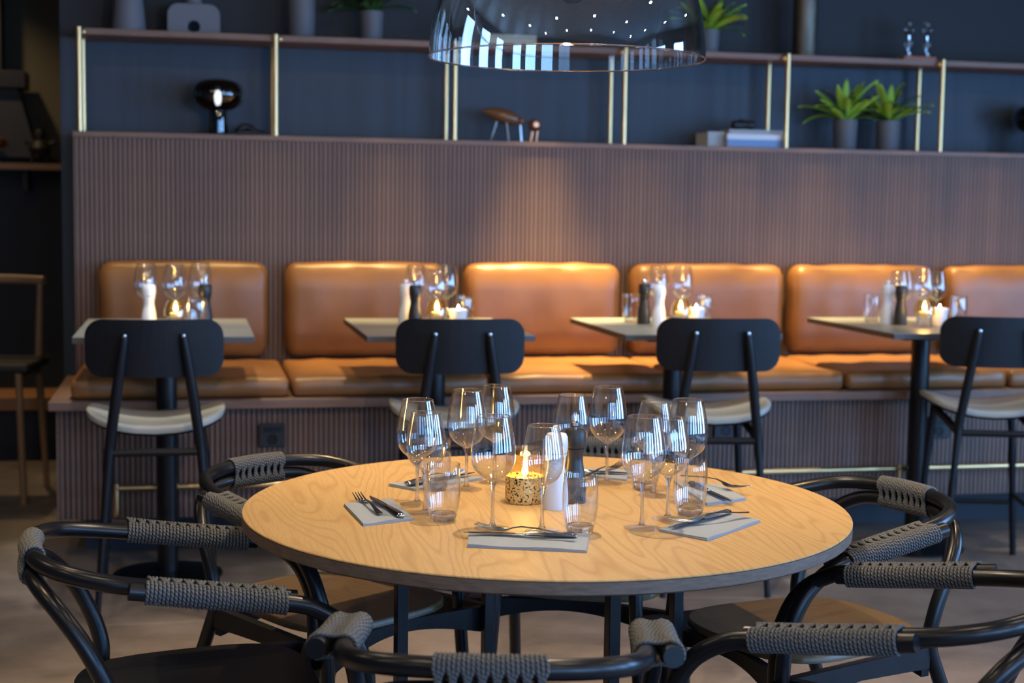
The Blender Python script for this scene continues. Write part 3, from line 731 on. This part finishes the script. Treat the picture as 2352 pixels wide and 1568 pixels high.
def bar_stool():
    root = thing('bar_stool')
    # curved backrest
    m = MB(); bw, bh, br, NX, NZ = .2225, .095, .058, 36, 8
    for t in (-.006, .006):
        for i in range(NX + 1):
            x = -bw * math.cos(math.pi * i / NX); e = max(abs(x) - (bw - br), 0); hh = bh - br + math.sqrt(max(br * br - e * e, 0))
            for k_ in range(NZ + 1):
                z = hh * (2 * k_ / NZ - 1); m.v.append((x, -.240 + .045 * (x / bw) ** 2 + t - .06 * z, .905 + z))
    W_ = NZ + 1; o_ = W_ * (NX + 1)
    for i in range(NX):
        for k_ in range(NZ):
            a = i * W_ + k_; m.f.append((a, a + W_, a + W_ + 1, a + 1)); m.f.append((o_ + a, o_ + a + 1, o_ + a + W_ + 1, o_ + a + W_))
        for k_ in (0, NZ):
            a = i * W_ + k_; q_ = (a, o_ + a, o_ + a + W_, a + W_); m.f.append(q_ if k_ == 0 else q_[::-1])
    for k_ in range(NZ):
        for i in (0, NX):
            a = i * W_ + k_; q_ = (a, a + 1, o_ + a + 1, o_ + a); m.f.append(q_ if i == 0 else q_[::-1])
    m.build('backrest', BLACKWOOD, root, 40)
    # seat: saddle pad on a shell
    def seat_pts(z0, sc):
        out = []
        for i in range(48):
            a = 2 * math.pi * i / 48; ca, sa = math.cos(a), math.sin(a)
            x = .232 * sc * abs(ca) ** .6 * (1 if ca >= 0 else -1); y = .205 * sc * abs(sa) ** .6 * (1 if sa >= 0 else -1)
            out.append((x, y + .02, z0 + .042 * (x / .232) ** 2 - .010 * (y / .205) ** 2))
        return out
    for nm, mt_, layers in (('seat_shell', BLACKWOOD, ((.612, .05), (.612, .5), (.612, .90), (.616, .97), (.6235, .985), (.6235, .5), (.6235, .05))), ('seat_pad', GREYPAD, ((.6245, .05), (.6245, .5), (.6245, .985), (.636, 1.0), (.644, .992), (.648, .965), (.650, .9), (.650, .8), (.649, .65), (.648, .5), (.647, .35), (.646, .2), (.646, .08)))):
        m = MB(); n = 48
        for z0, sc in layers: m.v += seat_pts(z0, sc)
        for r_ in range(len(layers) - 1):
            for i in range(n): m.f.append((r_ * n + i, r_ * n + (i + 1) % n, (r_ + 1) * n + (i + 1) % n, (r_ + 1) * n + i))
        m.f.append(tuple((len(layers) - 1) * n + i for i in range(n))); m.f.append(tuple(n - 1 - i for i in range(n)))
        m.build(nm, mt_, root, 50)
    for s in (1, -1):
        lg = MB().tube(spline([(s * .092, -.262, .955), (s * .100, -.258, .90), (s * .118, -.243, .78), (s * .140, -.225, .62), (s * .152, -.228, .50), (s * .190, -.262, .0)], 6), [.0105 + .0075 * math.sin(math.pi * min(1, i / 30 * 1.05)) for i in range(31)], 12).build('leg', BLACKWOOD, root)
        MB().tube(spline([(s * .150, .175, .612), (s * .165, .187, .45), (s * .195, .215, 0)], 8), [.017 - .004 * i / 16 for i in range(17)], 12).build('leg', BLACKWOOD, root)
        MB().lathe([(0, 0), (.006, 0), (.006, .004), (0, .005)], 12).build('bolt', STEEL, lg, loc=(s * .093, -.273, .950)).rotation_euler = (R(90), 0, 0)
        MB().tube(spline([(s * .150, -.22, .565), (s * .15, -.05, .585), (s * .152, .172, .605)], 6), .015, 8).build('side_rail', BLACKWOOD, root)
        MB().tube([(s * .172, -.245, .25), (s * .180, .20, .25)], .010, 8).build('foot_rest', BLACKWOOD, root)
    MB().tube([(-.180, .202, .22), (.180, .202, .22)], .010, 8).build('foot_rest', BLACKWOOD, root)
    MB().tube([(-.150, -.222, .56), (.150, -.222, .56)], .013, 8).build('rear_rail', BLACKWOOD, root)
    return root
stool = bar_stool()
for i, (x, y, rz, lb) in enumerate(((-.118, 5.185, 0, 'black bar stool with a pale grey seat at the first pedestal table'), (.917, 5.185, R(-4), 'black bar stool at the second pedestal table, behind the round table glasses'),
                                    (1.870, 5.185, R(-9), 'black bar stool with a pale grey seat at the third pedestal table'), (3.02, 5.21, R(-16), 'black bar stool at the fourth pedestal table, cut off by the picture edge'))):
    o = stool if i == 0 else copy_tree(stool); o.location = (x, y, 0); o.rotation_euler = (0, 0, rz)
    tag(o, lb, 'bar stool', 'bar stools along the banquette')

# ware on the small tables
ZS = .9217
def votive(name):
    root = thing(name)
    MB().lathe([(0, 0), (.030, 0), (.034, .004), (.036, .060), (.0352, .0605), (.0342, .06), (.032, .012), (0, .010)], 30).build('glass_cup', GLASS, root, 60)
    MB().lathe([(0, .0105), (.019, .0105), (.019, .030), (0, .029)], 20).build('candle', WAX, root, 40)
    flame_bits(root, .029); return root
def lamp_candle(name):
    """candle in a clear glass with an amber shade, as on the banquette tables"""
    root = thing(name)
    MB().lathe([(0, 0), (.030, 0), (.031, .004), (.031, .045), (.0298, .045), (.029, .006), (0, .005)], 30).build('glass_base', STEMGLASS, root, 50)
    MB().lathe([(.031, .046), (.042, .050), (.042, .075), (.034, .100), (.028, .108), (.0275, .107), (.033, .099), (.0408, .075), (.0408, .052), (.030, .047)], 30).build('amber_shade', AMBER, root, 60)
    MB().lathe([(0, .046), (.020, .046), (.020, .062), (0, .061)], 20).build('candle', WAX, root, 40)
    flame_bits(root, .061); return root
def white_cup(name):
    root = thing(name)
    MB().lathe([(0, 0), (.024, 0), (.027, .003), (.036, .070), (.0345, .071), (.0335, .069), (.025, .006), (0, .006)], 30).build('cup', WHITEMILL, root, 40)
    MB().lathe([(0, .0065), (.0245, .0065), (.030, .045), (0, .044)], 24).build('candle', WAX, root, 40)
    flame_bits(root, .045); return root
lc = lamp_candle('candle_lamp'); wc = white_cup('candle_cup'); used['lc'] = []; used['wc'] = []
E1 = 'on the first pedestal table'; E2 = 'on the second pedestal table'; E3 = 'on the third pedestal table'; E4 = 'on the fourth pedestal table'
protos = {'big': big, 'small': small, 'tb': tb, 'salt': salt, 'pep': pep, 'lc': lc, 'wc': wc}
cats = {'big': ('wine glass', 'wine glasses on the pedestal tables'), 'small': ('wine glass', 'wine glasses on the pedestal tables'), 'tb': ('tumbler', 'tumblers on the pedestal tables'),
        'salt': ('mill', 'mills on the tables'), 'pep': ('mill', 'mills on the tables'), 'lc': ('candle holder', 'candle lamps on the pedestal tables'), 'wc': ('candle holder', 'candle cups on the pedestal tables')}
SET = [('big', -.165, 5.72, 'wine glass over the white mill ' + E1), ('big', -.06, 5.66, 'wine glass in the middle, behind the candle ' + E1), ('big', .035, 5.80, 'wine glass farthest from the white mill ' + E1),
       ('salt', -.150, 5.52, 'white mill ' + E1), ('pep', .050, 5.55, 'dark mill ' + E1), ('lc', -.055, 5.47, 'candle lamp ' + E1), ('tb', .02, 5.46, 'tumbler beside the candle ' + E1),
       ('salt', .800, 5.60, 'white mill at the edge of the group ' + E2), ('pep', .825, 5.52, 'black mill beside the candle ' + E2), ('lc', .905, 5.50, 'candle lamp ' + E2), ('big', .860, 5.74, 'wine glass above the black mill ' + E2),
       ('small', .928, 5.655, 'wine glass behind the candle lamp ' + E2), ('big', .985, 5.76, 'wine glass standing highest, beside the bright cushion ' + E2), ('tb', 1.04, 5.66, 'tumbler at the outer end of the group ' + E2), ('wc', .99, 5.52, 'white candle cup ' + E2),
       ('tb', 1.742, 5.75, 'tumbler lit from behind, next to the mills ' + E3), ('pep', 1.775, 5.68, 'black mill half behind the white mill ' + E3), ('salt', 1.795, 5.55, 'white mill ' + E3), ('lc', 1.875, 5.52, 'candle lamp ' + E3),
       ('big', 1.865, 5.78, 'wine glass behind the white mill ' + E3), ('big', 1.955, 5.74, 'wine glass above the white candle cup ' + E3), ('wc', 1.960, 5.58, 'white candle cup ' + E3), ('tb', 2.035, 5.70, 'tumbler at the outer end of the group ' + E3),
       ('tb', 2.800, 5.76, 'tumbler next to the white mill ' + E4), ('salt', 2.820, 5.66, 'white mill ' + E4), ('pep', 2.850, 5.60, 'black mill beside the candle ' + E4), ('lc', 2.905, 5.50, 'candle lamp ' + E4),
       ('small', 2.900, 5.72, 'wine glass just behind the black mill ' + E4), ('small', 2.965, 5.80, 'wine glass behind the candle lamp ' + E4), ('big', 3.000, 5.70, 'wine glass in the middle of the back row ' + E4), ('small', 3.088, 5.745, 'wine glass above the white candle cup ' + E4),
       ('wc', 3.010, 5.57, 'white candle cup ' + E4), ('tb', 3.148, 5.665, 'tumbler at the outer end of the group ' + E4)]
for kd, x, y, lb in SET:
    o = place(protos[kd], used[kd], x, y, ZS)
    tag(o, lb, *cats[kd])
    if kd == 'lc': point(o, (0, 0, .085), .9, (1, .6, .25), .012)

# ------------------------------------------------------------------ things on the ledge
def mushroom_lamp(name, loc, label):
    g = thing(name, loc, 0, label, 'table lamp')
    MB().lathe([(0, 0), (.040, 0), (.041, .004), (.037, .080), (.036, .098), (.034, .098), (.035, .08), (.037, .006), (0, .006)], 36).build('base', SMOKE, g, 40)
    out = [(.036, .098), (.060, .103), (.088, .122), (.104, .152), (.100, .182), (.080, .206), (.045, .219), (0, .222)]
    sp_ = [(p.x, p.z) for p in spline([Vector((r, 0, z)) for r, z in out], 4)]
    MB().lathe(sp_ + [(max(r - .002, 0), z - .0015) for r, z in reversed(sp_)], 44).build('shade', SMOKE, g, 60)
    MB().lathe([(0, .099), (.012, .099), (.012, .118), (0, .118)], 16).build('socket', BRASS, g, 40)
    MB().lathe([(0, .116), (.007, .118), (.013, .135), (.0145, .152), (.011, .170), (.004, .178), (0, .179)], 18).build('bulb', BULB, g, 60)
    g.scale = (1.1, 1.1, 1.1)
    return g
LEDY = 6.62
mushroom_lamp('mushroom_lamp', (.118, LEDY, PZ), 'smoked glass mushroom lamp with a glowing bulb on the ledge')
g = mushroom_lamp('mushroom_lamp', (4.05, LEDY, PZ), 'smoked glass mushroom lamp at the edge of the picture past the ferns')
g = thing('black_sculpture', (.245, LEDY, PZ), R(15), 'small black coiled object beside the mushroom lamp', 'sculpture')
MB().tube(spline([(-.045, 0, .018), (-.02, .01, .038), (.01, 0, .036), (.03, -.01, .018), (.07, 0, .012)], 6), [.016] * 25, 10).build('coil', BLACKMATT, g)
MB().tube(spline([(-.05, -.01, .013), (0, -.02, .013), (.06, -.012, .011)], 6), .012, 10).build('cord', BLACKMATT, g)
def bird(name, loc, rz, s, label, round_=False):
    g = thing(name, loc, rz, label, 'figurine', 'teak bird figurines on the ledge')
    m = MB()
    if not round_:
        pts = spline([(-.105, 0, .030), (-.06, 0, .026), (-.005, 0, .012), (.045, 0, -.002), (.072, 0, -.012), (.090, 0, -.014)], 6)
        k = len(pts); rad = [.004 + .030 * math.sin(math.pi * min(1, (i / (k - 1)) * 1.1)) ** 1.1 if i < k * .82 else .014 for i in range(k)]
        m.tube([p * s + Vector((0, 0, .110 * s)) for p in pts], [r * s for r in rad], 16).build('body', TEAK, g, 180)
        MB().lathe([(0, -.019), (.012, -.015), (.018, -.004), (.018, .006), (.010, .016), (0, .019)], 18, (.082 * s, 0, .098 * s)).build('head', TEAK, g, 180)
        MB().tube([(.096 * s, 0, .098 * s), (.122 * s, 0, .090 * s)], [.004, .001], 8).build('beak', BLACKMATT, g)
        for dx, dy, sl in ((-.030, .012, -.03), (.010, -.014, .012), (.075, 0, .008)):
            MB().tube([(dx * s, dy * s, .100 * s), ((dx + sl) * s, dy * 1.6 * s, 0)], .0065 * s, 8).build('leg', STEEL, g)
    else:
        MB().lathe([(0, -.030), (.018, -.025), (.029, -.010), (.030, .006), (.020, .024), (0, .031)], 24, (0, 0, .080)).build('head', TEAK, g, 180)
        MB().lathe([(0, 0), (.012, .001), (.012, .006), (0, .007)], 16).build('eye', COPPER, g, loc=(0, -.028, .083)).rotation_euler = (R(90), 0, 0)
        MB().tube([(.012, 0, .055), (.006, 0, 0)], .006, 8).build('leg', COPPER, g)
        MB().tube([(-.010, 0, .055), (-.020, 0, 0)], .006, 8).build('leg', COPPER, g)
    return g
bird('bird_figurine', (1.385, LEDY, PZ), R(-6), .98, 'larger teak bird figurine standing on steel legs')
bird('bird_figurine', (1.530, LEDY, PZ), 0, 1, 'small round teak bird figurine on copper legs', True)
def book(name, loc, rz, w_, d, h_, cover, label):
    g = thing(name, loc, rz, label, 'book', 'books lying on the ledge')
    MB().box((-w_ / 2 + .004, -d / 2 + .004, .003), (w_ / 2 - .004, d / 2 - .002, h_ - .003)).build('pages', PAPER, g, 0)
    MB().box((-w_ / 2, -d / 2, 0), (w_ / 2, d / 2, .003)).box((-w_ / 2, -d / 2, h_ - .003), (w_ / 2, d / 2, h_)).box((-w_ / 2, -d / 2, .003), (w_ / 2, -d / 2 + .004, h_ - .003)).build('cover', cover, g, 0)
book('book', (2.565, 6.61, PZ), 0, .285, .17, .036, BOOKBLUE, 'thick blue book at the bottom of the stack on the ledge')
book('book', (2.567, 6.61, PZ + .036), 0, .290, .17, .024, BOOKWHITE, 'white book lying on the blue book')
book('book', (2.575, 6.625, PZ + .060), 0, .27, .15, .022, BOOKGREY, 'grey book on top of the stack')
book('book', (2.375, 6.64, PZ), R(4), .080, .15, .070, BOOKGREY, 'grey book standing beside the book stack')
g = thing('pinched_ornament', (2.53, 6.61, PZ + .0825), 0, 'black rounded ornament lying on the stacked books', 'ornament')
MB().tube(spline([(-.055, 0, .022), (-.02, 0, .024), (.02, 0, .024), (.055, 0, .022)], 5), [.016, .02, .022, .022, .022, .02, .018, .016, .015, .016, .018, .02, .022, .022, .02, .016], 14).build('body', BLACKMATT, g, 180)
MB().lathe([(.020, 0), (.024, .004), (.020, .008), (.016, .004), (.020, 0)], 18).build('ring', BLACKMATT, g, 180, (0, 0, .042))
def frond_mesh(L, wd, droop, seed):
    rnd = random.Random(seed); m = MB(); n = 24; prev = None
    vs_ = []; fs = []
    for i in range(n + 1):
        t = i / n; x = L * t * (1 - .15 * droop * t); z = L * (.75 * t - droop * .75 * t * t)
        wv = wd * math.sin(math.pi * min(1, .12 + .88 * t)) ** .7 * (1 if i < n else .1); tooth = .42 if i % 2 else 1.0
        vs_ += [(x, -wv * tooth, z + .004), (x, 0, z), (x, wv * tooth, z + .004)]
    for i in range(n):
        for k_ in range(2): fs.append((i * 3 + k_, i * 3 + k_ + 1, i * 3 + 4 + k_, i * 3 + 3 + k_))
    nv = len(vs_); vs2 = [(x, y, z - .0015) for x, y, z in vs_]; fs2 = [tuple(nv + q for q in reversed(f_)) for f_ in fs]
    return m.add(vs_ + vs2, fs + fs2).mesh('frond', 60)
FM = [frond_mesh(.20, .021, .50, 1), frond_mesh(.19, .020, .80, 2), frond_mesh(.165, .022, .22, 3), frond_mesh(.21, .017, .70, 4)]
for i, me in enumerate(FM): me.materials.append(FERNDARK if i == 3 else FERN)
def fern(loc, label, seed, dark=False, pr_=.058, ph_=.145, potm=GREYPOT):
    g = thing('potted_fern', loc, 0, label, 'potted plant', 'potted ferns on the shelving'); rnd = random.Random(seed)
    MB().lathe([(0, 0), (pr_ * .86, 0), (pr_ * .9, .004), (pr_, ph_), (pr_ * .94, ph_), (pr_ * .9, ph_ - .012), (0, ph_ - .012)], 32).build('pot', potm, g, 40)
    MB().lathe([(0, ph_ - .0118), (pr_ * .89, ph_ - .0118), (0, ph_ - .008)], 24).build('soil', SOIL, g)
    for i in range(32):
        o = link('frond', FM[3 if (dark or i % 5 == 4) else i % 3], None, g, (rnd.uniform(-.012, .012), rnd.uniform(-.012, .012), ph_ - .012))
        o.rotation_euler = (rnd.uniform(-.3, .3), R(rnd.uniform(-38, 12)), 2 * math.pi * i / 32 + rnd.uniform(-.2, .2)); s = rnd.uniform(.9, 1.25); o.scale = (s, s, s)
    return g
fern((3.055, 6.635, PZ), 'bright green fern in a dark grey pot next to the brass post', 3)
fern((3.275, 6.635, PZ), 'bright green fern in a dark grey pot, the one farther from the books', 8)
# ------------------------------------------------------------------ things on the upper shelf
SH = SZ + .0265; USY = 6.64
g = thing('vase', (-.255, USY, SH), 0, 'tapered pale grey vase at the end of the upper shelf', 'vase')
MB().lathe([(0, 0), (.068, 0), (.072, .004), (.064, .10), (.052, .20), (.044, .24), (.038, .24), (.05, .19), (.06, .01), (0, .01)], 36).build('body', PALEPOT, g, 40)
g = thing('vase', (.017, USY, SH), 0, 'pale grey flask-shaped vase pierced by a round hole', 'vase')
# flask body: rounded slab with a hole
ol = [(x, y - .035) for x, y in rrect(.222, .13, .048, 6)]
ol = ol[:14] + [(-.111, -.1), (.111, -.1)]
dense = []
for p, q in zip(ol, ol[1:] + ol[:1]):
    for t in range(6): dense.append((p[0] + (q[0] - p[0]) * t / 6, p[1] + (q[1] - p[1]) * t / 6))
def near(p): 
    a = math.atan2(p[1] + .068, p[0]); return (.026 * math.cos(a), -.068 + .026 * math.sin(a))
m = MB(); n = len(dense)
for y_, rngs in ((-.028, 0), (.028, 1)):
    m.v += [(x, y_, z + .1) for x, z in dense]; m.v += [(near(p)[0], y_, near(p)[1] + .1) for p in dense]
for i in range(n):
    j = (i + 1) % n
    m.f += [(i, j, n + j, n + i), (2 * n + j, 2 * n + i, 3 * n + i, 3 * n + j), (j, i, 2 * n + i, 2 * n + j), (n + i, n + j, 3 * n + j, 3 * n + i)]
m.build('body', PALEPOT, g, 40, bevel=.006)
MB().lathe([(.040, .129), (.034, .142), (.032, .185), (.040, .196), (.036, .196), (.028, .185), (.028, .13), (.040, .129)], 24).build('neck', PALEPOT, g, 40)
g = thing('vase', (.478, USY, SH), 0, 'straight dark grey planter beside the second brass post', 'planter')
MB().lathe([(0, 0), (.055, 0), (.058, .004), (.062, .19), (.056, .19), (.052, .01), (0, .01)], 36).build('body', GREYPOT, g, 40)
MB().lathe([(0, .16), (.055, .16), (0, .165)], 24).build('soil', SOIL, g)
fern((.785, USY, SH), 'dark fern in a grey pot on the upper shelf, close to the pendant', 12, True, .055, .13)
g = thing('stoneware_jar', (1.250, USY, SH), 0, 'stoneware jar on the upper shelf seen through the pendant glass', 'jar')
MB().lathe([(0, 0), (.034, 0), (.036, .003), (.038, .07), (.034, .095), (.020, .112), (.020, .128), (.026, .134), (.02, .136), (0, .13)], 30).build('body', GREYPOT, g, 40)
g = thing('storage_box', (1.405, USY - .02, SH), 0, 'cream box lying on the upper shelf seen through the pendant glass', 'box')
MB().box((-.115, -.06, 0), (.115, .06, .034)).build('body', CREAM, g, 0, bevel=.006); MB().box((-.117, -.062, .0345), (.117, .062, .046)).build('lid', CREAM, g, 0, bevel=.005)
fern((2.36, USY, SH), 'fern on the upper shelf beside the pendant rim', 15, False, .05, .11, GREYPOT)
g = thing('bubble_vase', (2.835, USY, SH), 0, 'tall dark bronze vase covered in small knobs beside the brass post', 'vase')
MB().lathe([(0, 0), (.052, 0), (.055, .005), (.056, .30), (.048, .30), (.046, .01), (0, .01)], 36).build('body', BUBBLE, g, 40)
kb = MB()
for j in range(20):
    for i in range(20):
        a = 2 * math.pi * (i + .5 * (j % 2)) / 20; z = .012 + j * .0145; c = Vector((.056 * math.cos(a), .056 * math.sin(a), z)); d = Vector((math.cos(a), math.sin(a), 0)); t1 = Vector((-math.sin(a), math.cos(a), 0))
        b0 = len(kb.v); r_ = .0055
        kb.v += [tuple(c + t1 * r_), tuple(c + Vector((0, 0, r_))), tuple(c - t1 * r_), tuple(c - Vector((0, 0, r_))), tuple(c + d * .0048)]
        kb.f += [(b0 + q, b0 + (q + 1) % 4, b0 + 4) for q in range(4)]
o = kb.build('knobs', mat('bronze_knob_glint', (.42, .34, .26), .18, 1.0), g, 180); o['kind'] = 'stuff'  # paler metal stands in for the highlights on the knobs
g = thing('glass_candlestick_pair', (3.40, USY - .03, SH), 0, 'pair of faceted glass candlesticks joined on a red-brown wooden base', 'candlesticks')
MB().box((-.085, -.035, 0), (.085, .035, .022)).build('base', REDWOOD, g, 0, bevel=.005)
for s in (-.047, .047):
    MB().lathe([(0, .0225), (.030, .0225), (.032, .032), (.012, .045), (.010, .06), (.022, .075), (.024, .085), (.010, .10), (.012, .12), (.028, .14), (.030, .152), (.014, .166), (.016, .176), (.020, .184), (.012, .194), (0, .196)], 12, (0, 0, 0)).build('candlestick', CRYSTAL, g, 10, (s, 0, 0))

# ------------------------------------------------------------------ far room seen past the wall end
g = thing('far_shelf', (-1.35, 9.25, 1.555), 0, 'narrow oak shelf along the dim far wall', 'shelf')
MB().box((-1.2, -.22, 0), (.62, .149, .035)).build('board', LIGHTWOOD, g, 0, bevel=.002)
for x in (-.9, .4): MB().box((x - .015, -.10, -.12), (x + .015, .149, -.0005)).build('bracket', BLACKMATT, g, 0)
g = thing('extractor_hood', (-1.28, 9.30, 1.63), 0, 'dark grey tapered hood with a black collar above the far shelf', 'hood')
m = MB(); 
for z, hw, hd in ((0, .40, .10), (.40, .29, .10)): m.v += [(-hw, -hd, z), (hw, -hd, z), (hw, hd, z), (-hw, hd, z)]
m.f = [(0, 1, 5, 4), (1, 2, 6, 5), (2, 3, 7, 6), (3, 0, 4, 7), (3, 2, 1, 0), (4, 5, 6, 7)]; m.build('cone', HOOD, g, 0)
MB().box((-.34, -.15, .401), (.34, .10, .50)).build('collar', BLACKMATT, g, 0, bevel=.004)
MB().box((-.20, -.08, .501), (.20, .08, 1.30)).build('flue', BLACKMATT, g, 0)
g = thing('black_figurine', (-.86, 9.11, 1.591), 0, 'little black creature figurine on the far shelf', 'figurine')
MB().lathe([(0, .05), (.05, .055), (.065, .09), (.05, .125), (.03, .14), (0, .145)], 18).build('body', BLACKMATT, g)
MB().lathe([(0, .14), (.03, .145), (.036, .175), (.025, .20), (0, .205)], 16).build('head', BLACKMATT, g)
for x in (-.035, .035):
    MB().tube([(x, 0, .07), (x * 1.3, 0, 0)], .012, 8).build('leg', BLACKMATT, g)
    MB().tube([(x, 0, .11), (x * 2.4, 0, .13)], .012, 8).build('arm', BLACKMATT, g)
g = thing('copper_mushroom', (-1.105, 9.11, 1.591), 0, 'copper-capped ornament cut by the picture edge on the far shelf', 'ornament')
MB().lathe([(0, 0), (.03, 0), (.016, .02), (.014, .09), (0, .09)], 16).build('stem', BRASS, g); MB().lathe([(0, .091), (.05, .091), (.075, .105), (.06, .135), (.03, .148), (0, .15)], 20).build('cap', COPPER, g)
g = thing('far_chair', (-.93, 7.20, 0), R(172), 'dim oak dining chair standing in the far room', 'chair')
MB().box((-.24, -.21, .60), (.24, .21, .64)).build('seat', BLACKMATT, g, 0, bevel=.015)
MB().tube(spline([(-.22, -.20, 1.0), (0, -.235, 1.005), (.22, -.20, 1.0)], 6), .022, 10).build('top_rail', LIGHTWOOD, g)
for s in (1, -1):
    MB().tube([(s * .20, -.20, .99), (s * .19, -.19, .6), (s * .21, -.24, 0)], [.014, .02, .014], 10).build('leg', LIGHTWOOD, g); MB().tube([(s * .19, .18, .60), (s * .21, .20, 0)], .017, 10).build('leg', LIGHTWOOD, g)
    MB().tube([(s * .19, -.19, .57), (s * .19, .18, .57)], .016, 8).build('side_rail', LIGHTWOOD, g)
g = thing('far_bench', (-1.35, 8.35, 0), 0, 'long lit oak bench behind the dim chair in the far room', 'bench')
MB().box((-.9, -.20, .27), (.66, .20, .34)).build('seat_board', OCHRE, g, 0, bevel=.003); MB().box((-.88, -.17, 0), (.64, .17, .2695)).build('base', DARKPLINTH, g, 0)
